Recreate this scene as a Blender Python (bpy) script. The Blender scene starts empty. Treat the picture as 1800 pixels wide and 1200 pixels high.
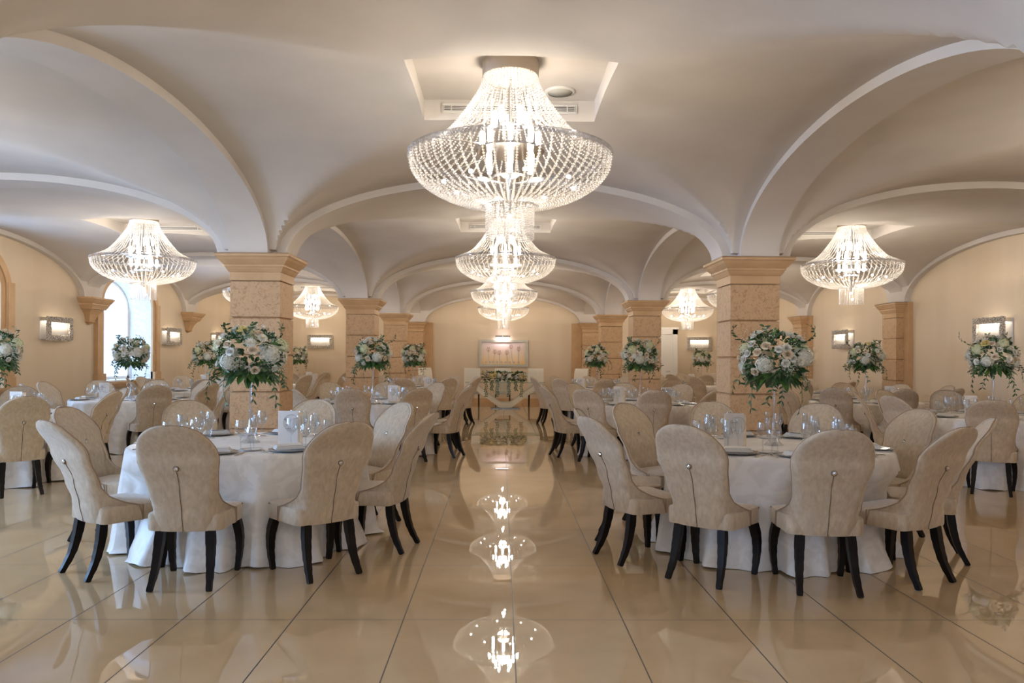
import bpy, math, random
from mathutils import Vector, Matrix, Euler
PI = math.pi
scene = bpy.context.scene
COL = scene.collection

# ------------------------------------------------------------------ camera
cam_d = bpy.data.cameras.new('camera'); cam = bpy.data.objects.new('camera', cam_d); COL.objects.link(cam)
cam_d.sensor_width = 36.0; cam_d.lens = 1354.4 / 1800 * 36.0
cam_d.shift_x = 0.0; cam_d.shift_y = 30.8 / 1800
cam_d.clip_start = 0.05; cam_d.clip_end = 200
cam.matrix_world = Matrix.Translation((0, 0, 1.4255)) @ Matrix.Rotation(-0.0142, 4, 'Z') @ Matrix.Rotation(PI/2, 4, 'X') @ Matrix.Rotation(0.0056, 4, 'Z')
scene.camera = cam
# ------------------------------------------------------------------ world + exposure
w = bpy.data.worlds.new('sky'); scene.world = w; w.use_nodes = True
bg = w.node_tree.nodes['Background']; bg.inputs[0].default_value = (0.55, 0.72, 1.0, 1); bg.inputs[1].default_value = 1.6
vs = scene.view_settings
vs.view_transform = 'Standard'; vs.look = 'None'; vs.gamma = 1.0; vs.use_curve_mapping = False
vs.exposure = 0.40
cy = scene.cycles
cy.use_denoising = True
cy.max_bounces = 8; cy.diffuse_bounces = 4; cy.glossy_bounces = 4; cy.transmission_bounces = 6; cy.transparent_max_bounces = 14
cy.caustics_reflective = False; cy.caustics_refractive = False
cy.sample_clamp_indirect = 3.0; cy.sample_clamp_direct = 0.0
LAMP_UP = 26.0      # chandelier upper tier lamp, watts
LAMP_LOW = 105.0     # chandelier bowl lamp
WARM = (1.0, 0.83, 0.64)
DAY = (0.36, 0.60, 1.0)
def daylight(name, loc, rot, sx, sy, energy, color=DAY):
    l = bpy.data.lights.new(name, 'AREA'); l.shape = 'RECTANGLE'; l.size = sx; l.size_y = sy; l.energy = energy; l.color = color
    o = bpy.data.objects.new(name, l); COL.objects.link(o); o.location = loc; o.rotation_euler = rot
    return o
# daylight outside the left windows; lamps at the unseen windows are added light
for yy in (-0.3, 5.6, 11.6, 17.2):
    daylight('window_and_fill_light', (-9.25, yy, 2.0), (0, -PI/2, 0), 2.7, 2.4, 95 if yy > 8 else 430)  # two nearer windows are out of view; their stronger lamps are added
for xx, ww in ((-5.75, 3.3), (0.05, 3.9), (5.75, 3.1)):
    daylight('window_and_fill_light', (xx, -4.75, 1.75), (-PI/2, 0, 0), ww, 2.6, 650, (1.0, 0.93, 0.84))  # added fill from behind the camera, set at unseen rear windows
# ------------------------------------------------------------------ dimensions
XL, XR, XC = -8.25, 8.10, 0.06        # side walls, centre of the aisle
COLX = (-2.84, 2.92)                  # column rows
ROWS = (3.20, 9.02, 15.50, 20.36)     # column rows, depth
YB, YF = -4.2, 25.15                  # wall behind the camera, far wall
ZS = 2.593                            # springing
RISE = 0.83
# ------------------------------------------------------------------ materials
M = {}
def mat(name, col, rough=0.6, metal=0.0, spec=0.5, **k):
    m = bpy.data.materials.new(name); m.use_nodes = True
    b = m.node_tree.nodes['Principled BSDF']
    b.inputs['Base Color'].default_value = (*col, 1); b.inputs['Roughness'].default_value = rough
    b.inputs['Metallic'].default_value = metal; b.inputs['Specular IOR Level'].default_value = spec
    for kk, v in k.items(): b.inputs[kk.replace('_', ' ')].default_value = v
    M[name] = m; return m
def vary(m, c1, c2, scale=6, detail=4, bump=0.0, bscale=60, stretch=(1, 1, 1), lo=0.35, hi=0.65, coord='Object', dist=0.01, distort=0.0):
    nt = m.node_tree; N = nt.nodes; L = nt.links; b = N['Principled BSDF']
    tc = N.new('ShaderNodeTexCoord'); mp = N.new('ShaderNodeMapping'); mp.inputs['Scale'].default_value = stretch
    L.new(tc.outputs[coord], mp.inputs[0])
    n = N.new('ShaderNodeTexNoise'); n.inputs['Scale'].default_value = scale; n.inputs['Detail'].default_value = detail; n.inputs['Distortion'].default_value = distort
    L.new(mp.outputs[0], n.inputs['Vector'])
    r = N.new('ShaderNodeValToRGB'); r.color_ramp.elements[0].position = lo; r.color_ramp.elements[1].position = hi
    r.color_ramp.elements[0].color = (*c1, 1); r.color_ramp.elements[1].color = (*c2, 1)
    L.new(n.outputs['Fac'], r.inputs[0]); L.new(r.outputs[0], b.inputs['Base Color'])
    if bump:
        n2 = N.new('ShaderNodeTexNoise'); n2.inputs['Scale'].default_value = bscale; n2.inputs['Detail'].default_value = 3
        L.new(mp.outputs[0], n2.inputs['Vector'])
        bp = N.new('ShaderNodeBump'); bp.inputs['Strength'].default_value = bump; bp.inputs['Distance'].default_value = dist
        L.new(n2.outputs['Fac'], bp.inputs['Height']); L.new(bp.outputs[0], b.inputs['Normal'])
    return m
vary(mat('plaster', (0.74, 0.70, 0.66), 0.85, spec=0.15), (0.60, 0.560, 0.520), (0.64, 0.60, 0.56), 1.5)
vary(mat('wall_paint', (0.66, 0.56, 0.44), 0.8, spec=0.2), (0.66, 0.55, 0.41), (0.69, 0.58, 0.44), 2.0, stretch=(1, 1, 0.15))
vary(mat('stone', (0.55, 0.36, 0.22), 0.6, spec=0.3), (0.40, 0.25, 0.135), (0.53, 0.355, 0.205), 30, 8, 0.15, 90, lo=0.36, hi=0.5, distort=1.2)
vary(mat('stone_smooth', (0.56, 0.37, 0.22), 0.55, spec=0.3), (0.50, 0.325, 0.175), (0.55, 0.365, 0.205), 5, 5)
vary(mat('pale_stone', (0.72, 0.70, 0.66), 0.7), (0.66, 0.64, 0.60), (0.78, 0.76, 0.73), 14, 6, 0.15, 60)
# floor: big glossy cream tiles, dark joints
f = mat('floor_tile', (0.5, 0.4, 0.28), 0.01, spec=0.5, IOR=2.15)
nt = f.node_tree; N = nt.nodes; L = nt.links; b = N['Principled BSDF']
tc = N.new('ShaderNodeTexCoord'); sx = N.new('ShaderNodeSeparateXYZ'); L.new(tc.outputs['Object'], sx.inputs[0])
def joint(sock, off, per, wid):
    a = N.new('ShaderNodeMath'); a.operation = 'SUBTRACT'; a.inputs[1].default_value = off - per/2; L.new(sock, a.inputs[0])
    d = N.new('ShaderNodeMath'); d.operation = 'FLOORED_MODULO'; d.inputs[1].default_value = per; L.new(a.outputs[0], d.inputs[0])
    e = N.new('ShaderNodeMath'); e.operation = 'SUBTRACT'; e.inputs[1].default_value = per/2; L.new(d.outputs[0], e.inputs[0])
    g = N.new('ShaderNodeMath'); g.operation = 'ABSOLUTE'; L.new(e.outputs[0], g.inputs[0])
    h = N.new('ShaderNodeMath'); h.operation = 'LESS_THAN'; h.inputs[1].default_value = wid/2; L.new(g.outputs[0], h.inputs[0])
    return h.outputs[0]
jx = joint(sx.outputs[0], 0.075, 0.6, 0.0065); jy = joint(sx.outputs[1], 4.2137, 1.1088, 0.0050)
mx = N.new('ShaderNodeMath'); mx.operation = 'MAXIMUM'; L.new(jx, mx.inputs[0]); L.new(jy, mx.inputs[1])
no = N.new('ShaderNodeTexNoise'); no.inputs['Scale'].default_value = 2.5; no.inputs['Detail'].default_value = 6; L.new(tc.outputs['Object'], no.inputs['Vector'])
rp = N.new('ShaderNodeValToRGB'); rp.color_ramp.elements[0].color = (0.60, 0.44, 0.255, 1); rp.color_ramp.elements[1].color = (0.67, 0.50, 0.30, 1)
rp.color_ramp.elements[0].position = 0.3; rp.color_ramp.elements[1].position = 0.7; L.new(no.outputs['Fac'], rp.inputs[0])
mc = N.new('ShaderNodeMix'); mc.data_type = 'RGBA'; L.new(mx.outputs[0], mc.inputs[0]); L.new(rp.outputs[0], mc.inputs[6]); mc.inputs[7].default_value = (0.03, 0.018, 0.01, 1)
L.new(mc.outputs[2], b.inputs['Base Color'])
mr = N.new('ShaderNodeMath'); mr.operation = 'MULTIPLY_ADD'; mr.inputs[1].default_value = 0.5; mr.inputs[2].default_value = 0.012; L.new(mx.outputs[0], mr.inputs[0]); L.new(mr.outputs[0], b.inputs['Roughness'])
# fabrics
vary(mat('velvet', (0.5, 0.42, 0.33), 0.75, spec=0.25, Sheen_Weight=0.5, Sheen_Roughness=0.4), (0.45, 0.36, 0.255), (0.62, 0.52, 0.395), 42, 10, 0.10, 300, stretch=(1, 1, 0.45), lo=0.25, hi=0.75, distort=0.3)
mat('velvet_piping', (0.34, 0.24, 0.17), 0.7)
mat('seam', (0.16, 0.11, 0.08), 0.8)
vary(mat('black_wood', (0.005, 0.004, 0.004), 0.4, spec=0.2), (0.003, 0.002, 0.002), (0.009, 0.006, 0.005), 10)
c = vary(mat('satin', (0.84, 0.82, 0.79), 0.42, spec=0.45, Sheen_Weight=0.2), (0.80, 0.78, 0.75), (0.88, 0.86, 0.84), 5, 4, 0.25, 9, lo=0.45, hi=0.55, distort=2.0)
mat('white_linen', (0.86, 0.84, 0.81), 0.7)
mat('porcelain', (0.85, 0.84, 0.82), 0.15)
mat('charger_glaze', (0.30, 0.32, 0.34), 0.18, 0.35)
mat('silver', (0.75, 0.74, 0.72), 0.18, 1.0)
mat('chrome', (0.80, 0.82, 0.85), 0.12, 1.0)
vary(mat('ornate_silver', (0.55, 0.50, 0.46), 0.30, 0.45), (0.30, 0.26, 0.22), (0.92, 0.88, 0.82), 55, 5, 0.8, 60, lo=0.42, hi=0.56)
mat('paper', (0.86, 0.84, 0.82), 0.6)
mat('paper_grey', (0.62, 0.58, 0.54), 0.6)
mat('ink', (0.10, 0.09, 0.08), 0.6)
mat('gold_ring', (0.66, 0.55, 0.38), 0.35, 0.7)
mat('rhinestone', (0.72, 0.72, 0.72), 0.08, 0.9)
mat('cream_leather', (0.80, 0.76, 0.66), 0.45)
mat('white_lacquer', (0.80, 0.78, 0.73), 0.3)
mat('canopy_paint', (0.55, 0.46, 0.36), 0.4)
mat('frame_grey', (0.42, 0.41, 0.35), 0.4, 0.3); mat('smoked_steel', (0.22, 0.21, 0.20), 0.25, 0.9)
mat('dark', (0.03, 0.03, 0.03), 0.7)
mat('vent_white', (0.72, 0.70, 0.66), 0.5)
mat('speaker_mesh', (0.50, 0.50, 0.45), 0.8)
mat('leaf_dark', (0.030, 0.085, 0.028), 0.42); mat('leaf_mid', (0.065, 0.16, 0.035), 0.45)
for m_ in ('leaf_dark', 'leaf_mid'): vary(M[m_], tuple(x*0.7 for x in M[m_].node_tree.nodes['Principled BSDF'].inputs['Base Color'].default_value[:3]), tuple(x*1.4 for x in M[m_].node_tree.nodes['Principled BSDF'].inputs['Base Color'].default_value[:3]), 18)
def petal(name, c1, c2): return vary(mat(name, c1, 0.6, spec=0.2, Subsurface_Weight=0.0), c1, c2, 25, 3)
petal('hydrangea_white', (0.70, 0.72, 0.62), (0.86, 0.86, 0.80)); petal('hydrangea_green', (0.68, 0.72, 0.44), (0.82, 0.83, 0.62))
petal('rose_cream', (0.80, 0.66, 0.48), (0.88, 0.80, 0.68)); petal('petal_white', (0.80, 0.80, 0.74), (0.88, 0.88, 0.84))
petal('petal_yellow', (0.85, 0.68, 0.22), (0.88, 0.80, 0.50)); mat('yellow_eye', (0.75, 0.62, 0.08), 0.7)
mat('baby_breath', (0.82, 0.82, 0.76), 0.7); mat('stem_green', (0.08, 0.16, 0.04), 0.6)
def glassy(name, tint=(0.97, 0.985, 1.0), base=0.06, edge=0.75, rough=0.02, rim_glint=0.0):  # white mixed in at grazing edges stands in for bright rim reflections
    m = bpy.data.materials.new(name); m.use_nodes = True; nt = m.node_tree; N = nt.nodes; L = nt.links; N.clear()
    o = N.new('ShaderNodeOutputMaterial'); t = N.new('ShaderNodeBsdfTransparent'); t.inputs[0].default_value = (*tint, 1)
    g = N.new('ShaderNodeBsdfGlossy'); g.inputs['Roughness'].default_value = rough; lw = N.new('ShaderNodeLayerWeight'); lw.inputs[0].default_value = 0.35
    r = N.new('ShaderNodeMapRange'); r.inputs[3].default_value = base; r.inputs[4].default_value = edge; L.new(lw.outputs['Facing'], r.inputs[0])
    mx = N.new('ShaderNodeMixShader'); L.new(r.outputs[0], mx.inputs[0]); L.new(t.outputs[0], mx.inputs[1]); L.new(g.outputs[0], mx.inputs[2]); df = N.new('ShaderNodeBsdfDiffuse'); df.inputs[0].default_value = (0.9, 0.92, 0.95, 1); m2 = N.new('ShaderNodeMixShader'); r2 = N.new('ShaderNodeMapRange'); r2.inputs[1].default_value = 0.45; r2.inputs[3].default_value = 0.0; r2.inputs[4].default_value = rim_glint; L.new(lw.outputs['Facing'], r2.inputs[0]); L.new(r2.outputs[0], m2.inputs[0]); L.new(mx.outputs[0], m2.inputs[1]); L.new(df.outputs[0], m2.inputs[2]); L.new(m2.outputs[0], o.inputs[0])
    M[name] = m; return m
glassy('glass', (0.94, 0.96, 0.98), base=0.08, edge=0.85, rim_glint=0.45); glassy('table_glass', (0.80, 0.92, 0.88), 0.10, 0.7); glassy('pane_glass', (0.97, 0.99, 1), 0.03, 0.4)
glassy('acrylic', (0.93, 0.95, 1.0), 0.22, 0.85, 0.08, 0.3)
# crystal beads: part mirror glint, part scattered light, part clear
m = bpy.data.materials.new('crystal'); m.use_nodes = True; nt = m.node_tree; N = nt.nodes; L = nt.links; N.clear()
o = N.new('ShaderNodeOutputMaterial'); t = N.new('ShaderNodeBsdfTransparent'); t.inputs[0].default_value = (0.97, 0.97, 0.97, 1)
g = N.new('ShaderNodeBsdfGlossy'); g.inputs['Roughness'].default_value = 0.12; g.inputs[0].default_value = (0.95, 0.95, 0.95, 1)
d = N.new('ShaderNodeBsdfTranslucent'); d.inputs[0].default_value = (0.9, 0.88, 0.86, 1)
d2 = N.new('ShaderNodeBsdfDiffuse'); d2.inputs[0].default_value = (0.9, 0.88, 0.86, 1)
a1 = N.new('ShaderNodeMixShader'); a1.inputs[0].default_value = 0.5; L.new(d.outputs[0], a1.inputs[1]); L.new(d2.outputs[0], a1.inputs[2])
a2 = N.new('ShaderNodeMixShader'); a2.inputs[0].default_value = 0.3; L.new(a1.outputs[0], a2.inputs[1]); L.new(g.outputs[0], a2.inputs[2])
a3 = N.new('ShaderNodeMixShader'); a3.inputs[0].default_value = 0.68; L.new(t.outputs[0], a3.inputs[1]); L.new(a2.outputs[0], a3.inputs[2]); L.new(a3.outputs[0], o.inputs[0])
ge = N.new('ShaderNodeNewGeometry'); a4 = N.new('ShaderNodeMixShader'); L.new(ge.outputs['Backfacing'], a4.inputs[0]); L.new(a3.outputs[0], a4.inputs[1]); L.new(t.outputs[0], a4.inputs[2]); L.new(a4.outputs[0], o.inputs[0])
M['crystal'] = m
def emit(name, col, s):
    m = bpy.data.materials.new(name); m.use_nodes = True; nt = m.node_tree; nt.nodes.clear()
    o = nt.nodes.new('ShaderNodeOutputMaterial'); e = nt.nodes.new('ShaderNodeEmission'); e.inputs[0].default_value = (*col, 1); e.inputs[1].default_value = s
    nt.links.new(e.outputs[0], o.inputs[0]); m.cycles.emission_sampling = 'NONE'; M[name] = m
emit('bulb', (1, 0.93, 0.82), 22); emit('tube', (1.0, 0.90, 0.78), 5)
# sheer curtain
m = bpy.data.materials.new('sheer'); m.use_nodes = True; nt = m.node_tree; N = nt.nodes; L = nt.links; N.clear()
o = N.new('ShaderNodeOutputMaterial'); t = N.new('ShaderNodeBsdfTranslucent'); t.inputs[0].default_value = (0.85, 0.87, 0.9, 1); d = N.new('ShaderNodeBsdfDiffuse'); d.inputs[0].default_value = (0.8, 0.8, 0.8, 1)
mx = N.new('ShaderNodeMixShader'); mx.inputs[0].default_value = 0.5; L.new(t.outputs[0], mx.inputs[1]); L.new(d.outputs[0], mx.inputs[2]); L.new(mx.outputs[0], o.inputs[0]); M['sheer'] = m

# ------------------------------------------------------------------ mesh helpers
class MB:
    def __init__(s): s.v = []; s.f = []; s.mi = []; s.cur = 0
    def add(s, vs_, fs):
        b = len(s.v); s.v.extend([tuple(p) for p in vs_]); s.f.extend([tuple(b+i for i in q) for q in fs]); s.mi.extend([s.cur]*len(fs)); return s
    def box(s, x0, x1, y0, y1, z0, z1):
        return s.add([(x0,y0,z0),(x1,y0,z0),(x1,y1,z0),(x0,y1,z0),(x0,y0,z1),(x1,y0,z1),(x1,y1,z1),(x0,y1,z1)],
                     [(0,3,2,1),(4,5,6,7),(0,1,5,4),(1,2,6,5),(2,3,7,6),(3,0,4,7)])
    def obox(s, c, ax, ay, az):
        c = Vector(c); ax = Vector(ax); ay = Vector(ay); az = Vector(az)
        P = [c+sx*ax+sy*ay+sz*az for sz in (-1,1) for sx, sy in ((-1,-1),(1,-1),(1,1),(-1,1))]
        return s.add(P, [(0,3,2,1),(4,5,6,7),(0,1,5,4),(1,2,6,5),(2,3,7,6),(3,0,4,7)])
    def frame(s, n): pass
    def tube(s, pts, r, seg=8, closed=False, cap=True):
        pts = [Vector(p) for p in pts]; n = len(pts); rs = r if isinstance(r, (list, tuple)) else [r]*n
        vs_ = []; up = None
        for i, p in enumerate(pts):
            a = pts[(i-1) % n] if (i > 0 or closed) else p; c = pts[(i+1) % n] if (i < n-1 or closed) else p
            t = (c-a); t = t.normalized() if t.length > 1e-9 else Vector((0,0,1))
            if up is None: up = Vector((0,0,1)) if abs(t.z) < 0.9 else Vector((1,0,0))
            u = t.cross(up)
            if u.length < 1e-6: u = t.orthogonal()
            u.normalize(); vv = u.cross(t).normalized(); up = vv
            for k in range(seg):
                a_ = 2*PI*(k+0.5)/seg; vs_.append(p+rs[i]*(math.cos(a_)*u+math.sin(a_)*vv))
        fs = []
        for i in range(n if closed else n-1):
            j = (i+1) % n
            for k in range(seg):
                k2 = (k+1) % seg; fs.append((i*seg+k, i*seg+k2, j*seg+k2, j*seg+k))
        if cap and not closed: fs.append(tuple(range(seg))[::-1]); fs.append(tuple((n-1)*seg+k for k in range(seg)))
        return s.add(vs_, fs)
    def lathe(s, prof, seg=24, c=(0,0,0), cap=False):
        vs_ = [(c[0]+r*math.cos(2*PI*k/seg), c[1]+r*math.sin(2*PI*k/seg), c[2]+z) for r, z in prof for k in range(seg)]
        fs = [(i*seg+k, i*seg+(k+1) % seg, (i+1)*seg+(k+1) % seg, (i+1)*seg+k) for i in range(len(prof)-1) for k in range(seg)]
        if cap: fs.append(tuple(range(seg))[::-1]); fs.append(tuple((len(prof)-1)*seg+k for k in range(seg)))
        return s.add(vs_, fs)
    def grid(s, P):      # P: rows of points
        n, m_ = len(P), len(P[0])
        return s.add([p for row in P for p in row], [(i*m_+j, i*m_+j+1, (i+1)*m_+j+1, (i+1)*m_+j) for i in range(n-1) for j in range(m_-1)])
    def bead(s, p, r, h=None):
        h = h or r; x, y, z = p; q = r*0.75
        return s.add([(x,y,z-h),(x+r,y,z),(x+r*.31,y+r*.95,z),(x-r*.81,y+r*.59,z),(x-r*.81,y-r*.59,z),(x+r*.31,y-r*.95,z),(x,y,z+h)],
                     [(0,2,1),(0,3,2),(0,4,3),(0,5,4),(0,1,5),(6,1,2),(6,2,3),(6,3,4),(6,4,5),(6,5,1)])
    def mesh(s, name, mats, smooth=True):
        me = bpy.data.meshes.new(name); me.from_pydata(s.v, [], s.f)
        for m_ in (mats if isinstance(mats, (list, tuple)) else [mats]): me.materials.append(M[m_])
        if isinstance(mats, (list, tuple)) and len(mats) > 1: me.polygons.foreach_set('material_index', s.mi)
        if smooth: me.polygons.foreach_set('use_smooth', [True]*len(me.polygons))
        me.update(); return me
    def build(s, name, mats, parent=None, smooth=True, loc=(0,0,0), auto=None):
        me = s.mesh(name, mats, smooth)
        if auto is not None:
            try: me.set_sharp_from_angle(angle=math.radians(auto))
            except Exception: pass
        o = bpy.data.objects.new(name, me); COL.objects.link(o); o.location = loc
        if parent: o.parent = parent
        return o
def tag(o, label=None, cat=None, group=None, kind=None):
    if label: o['label'] = label
    if cat: o['category'] = cat
    if group: o['group'] = group
    if kind: o['kind'] = kind
    return o
def thing(name, label, cat, loc=(0,0,0), rz=0, group=None):
    o = bpy.data.objects.new(name, None); COL.objects.link(o); o.location = loc; o.rotation_euler = (0,0,rz); o.empty_display_size = 0.1
    return tag(o, label, cat, group)
def struct(o): o['kind'] = 'structure'; return o
def copy_tree(o, parent=None, skip=()):
    kids = [c for c in o.children if c.name.split('.')[0] not in skip]
    c = o.copy(); COL.objects.link(c)
    if parent: c.parent = parent
    for ch in kids: copy_tree(ch, c, skip)
    return c
def place(proto, loc, rz, label, group=None, first=[None], skip=()):
    o = copy_tree(proto, None, skip); o.location = loc; o.rotation_euler = (0,0,rz); o['label'] = label
    if group: o['group'] = group
    return o
def drop(o):
    for c in list(o.children): drop(c)
    bpy.data.objects.remove(o)

# ================================================================== SETTING
# floor
struct(MB().box(XL-0.9, XR+0.3, YB-0.3, YF+0.3, -0.1, 0).build('floor', 'floor_tile', smooth=False))
# ---- ceiling: groin vault per bay
def arch(u, p=2.0):
    u = min(1.0, abs(u)); return (1-u**p)**(1/p)
XB = [(XL, COLX[0]), (COLX[0], COLX[1]), (COLX[1], XR)]
YBN = [(YB, ROWS[0]), (ROWS[0], ROWS[1]), (ROWS[1], ROWS[2]), (ROWS[2], ROWS[3]), (ROWS[3], YF)]
CH_Y = [-1.0, 5.80, 11.75, 17.55, 22.95]   # chandelier depths per bay
SIDE_Y = [-1.0, 5.9, 12.15, 17.8, 22.9]
SIDE_X = (-5.6, 5.55)
TX, TY = 0.735, 0.69                   # tray half sizes
TOP = 3.66
TRAY_DY = 0.17
def spring(v0, v1, a, bnd):
    # free span between springing points: half a pier (0.33) at columns, none at walls
    lo = a + (0.0 if a in bnd else 0.33); hi = v1 - (0.0 if v1 in bnd else 0.33); return lo, hi
def samples(lo, hi, c, t, n):
    out = set([lo, hi, c-t, c+t])
    for i in range(n+1):
        k = 0.5-0.5*math.cos(PI*i/n); out.add(lo+(hi-lo)*k)
    out = sorted(out); res = [out[0]]
    for v in out[1:]:
        if v-res[-1] > 0.012 or v in (c-t, c+t): res.append(v)
    return res
vault = MB(); VZ = {}
for xi, (x0, x1) in enumerate(XB):
    lx, hx = spring(x0, x1, x0, (XL, XR)); cxm, ax = (lx+hx)/2, (hx-lx)/2+0.04
    for yi, (y0, y1) in enumerate(YBN):
        ly, hy = spring(y0, y1, y0, (YB, YF)); cym, ay = (ly+hy)/2, (hy-ly)/2+0.04
        tcx = XC if xi == 1 else SIDE_X[0 if xi == 0 else 1]; tcy = (CH_Y[yi] if xi == 1 else SIDE_Y[yi])+TRAY_DY
        xs = sorted({x0, x1} | {v for v in samples(lx-0.04, hx+0.04, tcx, TX, 56) if x0 < v < x1}); ys = sorted({y0, y1} | {v for v in samples(ly-0.04, hy+0.04, tcy, TY, 56) if y0 < v < y1})
        def zz(x, y, cxm=cxm, ax=ax, cym=cym, ay=ay):
            a = ZS + 0.91*arch((x-cxm)/ax); b_ = ZS + 0.91*arch((y-cym)/ay); return max(a, b_)
        VZ[(xi, yi)] = zz
        P = [[(x, y, zz(x, y)) for x in xs] for y in ys]
        nx, ny = len(xs), len(ys); fs = []
        for j in range(ny-1):
            for i in range(nx-1):
                mx_, my_ = (xs[i]+xs[i+1])/2, (ys[j]+ys[j+1])/2
                if abs(mx_-tcx) < TX and abs(my_-tcy) < TY: continue
                fs.append((j*nx+i, j*nx+i+1, (j+1)*nx+i+1, (j+1)*nx+i))
        vault.add([p for r in P for p in r], fs)
vo = struct(vault.build('ceiling', 'plaster', auto=25))
# ---- trays (recess above each chandelier)
ntr = 0
for xi in range(3):
    for yi in range(5):
        tcx = XC if xi == 1 else SIDE_X[0 if xi == 0 else 1]; tcy = (CH_Y[yi] if xi == 1 else SIDE_Y[yi])+TRAY_DY
        t = MB(); x0, x1, y0, y1 = tcx-TX, tcx+TX, tcy-TY, tcy+TY; zl = 3.42
        t.box(x0-0.01, x1+0.01, y0-0.01, y1+0.01, TOP, TOP+0.02)
        zf = VZ[(xi, yi)]
        for k in range(24):
            xa, xb = x0+(x1-x0)*k/24, x0+(x1-x0)*(k+1)/24; ya, yb = y0+(y1-y0)*k/24, y0+(y1-y0)*(k+1)/24
            for Y_ in (y0, y1): t.add([(xa, Y_, zf(xa, Y_)), (xb, Y_, zf(xb, Y_)), (xb, Y_, TOP), (xa, Y_, TOP)], [(0, 1, 2, 3)])
            for X_ in (x0, x1): t.add([(X_, ya, zf(X_, ya)), (X_, yb, zf(X_, yb)), (X_, yb, TOP), (X_, ya, TOP)], [(0, 1, 2, 3)])
        ntr += 1
        struct(t.build('trim_%d' % ntr, 'plaster', smooth=False))
        if yi == 0: continue
        # linear grille on the far side of the recess and a round ceiling speaker
        where = ('over the centre aisle', 'in the left aisle ceiling', 'in the right aisle ceiling')[(1, 0, 2)[xi]] if False else {0: 'left side aisle', 1: 'central aisle', 2: 'right side aisle'}[xi]
        nth = ['', 'first', 'second', 'third', 'fourth'][yi]
        if not (xi != 1 and yi == 1):
            v = thing('ceiling_vent', 'long slotted air vent in the %s ceiling recess of the %s' % (nth, where), 'vent', (tcx, y1-0.004, 3.585), 0, 'air vents in the ceiling recesses')
            MB().box(-0.56, 0.56, -0.004, 0.0, -0.032, 0.032).build('backing', 'dark', v, smooth=False)
            fr = MB()
            for z_ in (-0.034, 0.034): fr.box(-0.58, 0.58, -0.012, -0.002, z_-0.006, z_+0.006)
            for x_ in (-0.58, -0.50, 0.50, 0.58): fr.box(x_-0.004, x_+0.004, -0.012, -0.002, -0.034, 0.034)
            fr.build('frame', 'vent_white', v, smooth=False)
            sl = MB()
            for k in range(4): sl.box(-0.57, 0.57, -0.010, -0.003, -0.026+k*0.0155, -0.019+k*0.0155)
            sl.build('slats', 'vent_white', v, smooth=False)
            if xi == 1 and yi == 1:
                sp = thing('ceiling_speaker', 'round pale ceiling speaker beside the nearest chandelier', 'speaker', (tcx+0.42, tcy+0.45, TOP), 0)
                MB().lathe([(0.001, -0.012), (0.105, -0.012), (0.105, 0)], 32).build('grille', 'speaker_mesh', sp)
                MB().lathe([(0.105, -0.016), (0.125, -0.014), (0.128, 0)], 32).build('rim', 'vent_white', sp)
# ---- ribs: transverse and longitudinal bands under the vault
HW = 0.22
def rib(axis, c, lo, hi, sp0, sp1, hw=HW, rise=RISE, z1=3.62, n=44):
    """solid band across lo..hi whose underside is an ellipse between sp0 and sp1"""
    m_ = MB(); a = (sp1-sp0)/2; cc = (sp0+sp1)/2; pts = []
    if lo < sp0: pts.append((lo, ZS))
    for i in range(n+1):
        u = -math.cos(PI*i/n); pts.append((cc+a*u, ZS+rise*math.sqrt(max(0, 1-u*u))))
    if hi > sp1: pts.append((hi, ZS))
    def P(u, s, z): return (u, c+s*hw, z) if axis == 'x' else (c+s*hw, u, z)
    k = len(pts); V = []
    for s in (-1, 1):
        V += [P(u, s, z) for u, z in pts]; V += [P(u, s, z1) for u, z in pts]
    fs = []
    for i in range(k-1):
        fs += [(i, i+1, k+i+1, k+i), (2*k+i, 3*k+i, 3*k+i+1, 2*k+i+1), (i, 2*k+i, 2*k+i+1, i+1)]
    m_.add(V, fs); return m_
ribs = MB()
for xi, (x0, x1) in enumerate(XB):
    for yc in ROWS:
        s0 = x0 + (0.0 if x0 == XL else 0.37); s1 = x1 - (0.0 if x1 == XR else 0.37)
        r_ = rib('x', yc, x0, x1, s0+0.02, s1-0.02); ribs.add(r_.v, r_.f)
for xc in COLX:
    for (y0, y1) in YBN:
        s0 = y0 + (0.0 if y0 == YB else 0.33); s1 = y1 - (0.0 if y1 == YF else 0.33)
        r_ = rib('y', xc, y0, y1, s0+0.02, s1-0.02); ribs.add(r_.v, r_.f)
# wall ribs (thin formeret bands) on all four walls
for (y0, y1) in YBN:
    s0 = y0 + (0.05 if y0 == YB else 0.33); s1 = y1 - (0.05 if y1 == YF else 0.33)
    for xw in (XL+0.05, XR-0.05):
        r_ = rib('y', xw, y0, y1, s0, s1, 0.06); ribs.add(r_.v, r_.f)
for (x0, x1) in XB:
    s0 = x0 + (0.05 if x0 == XL else 0.37); s1 = x1 - (0.05 if x1 == XR else 0.37)
    r_ = rib('x', YF-0.08, x0, x1, s0, s1, 0.09); ribs.add(r_.v, r_.f)
ro = struct(ribs.build('trim_40', 'plaster', auto=35))
# ---- walls
ZW = 3.7
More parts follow.
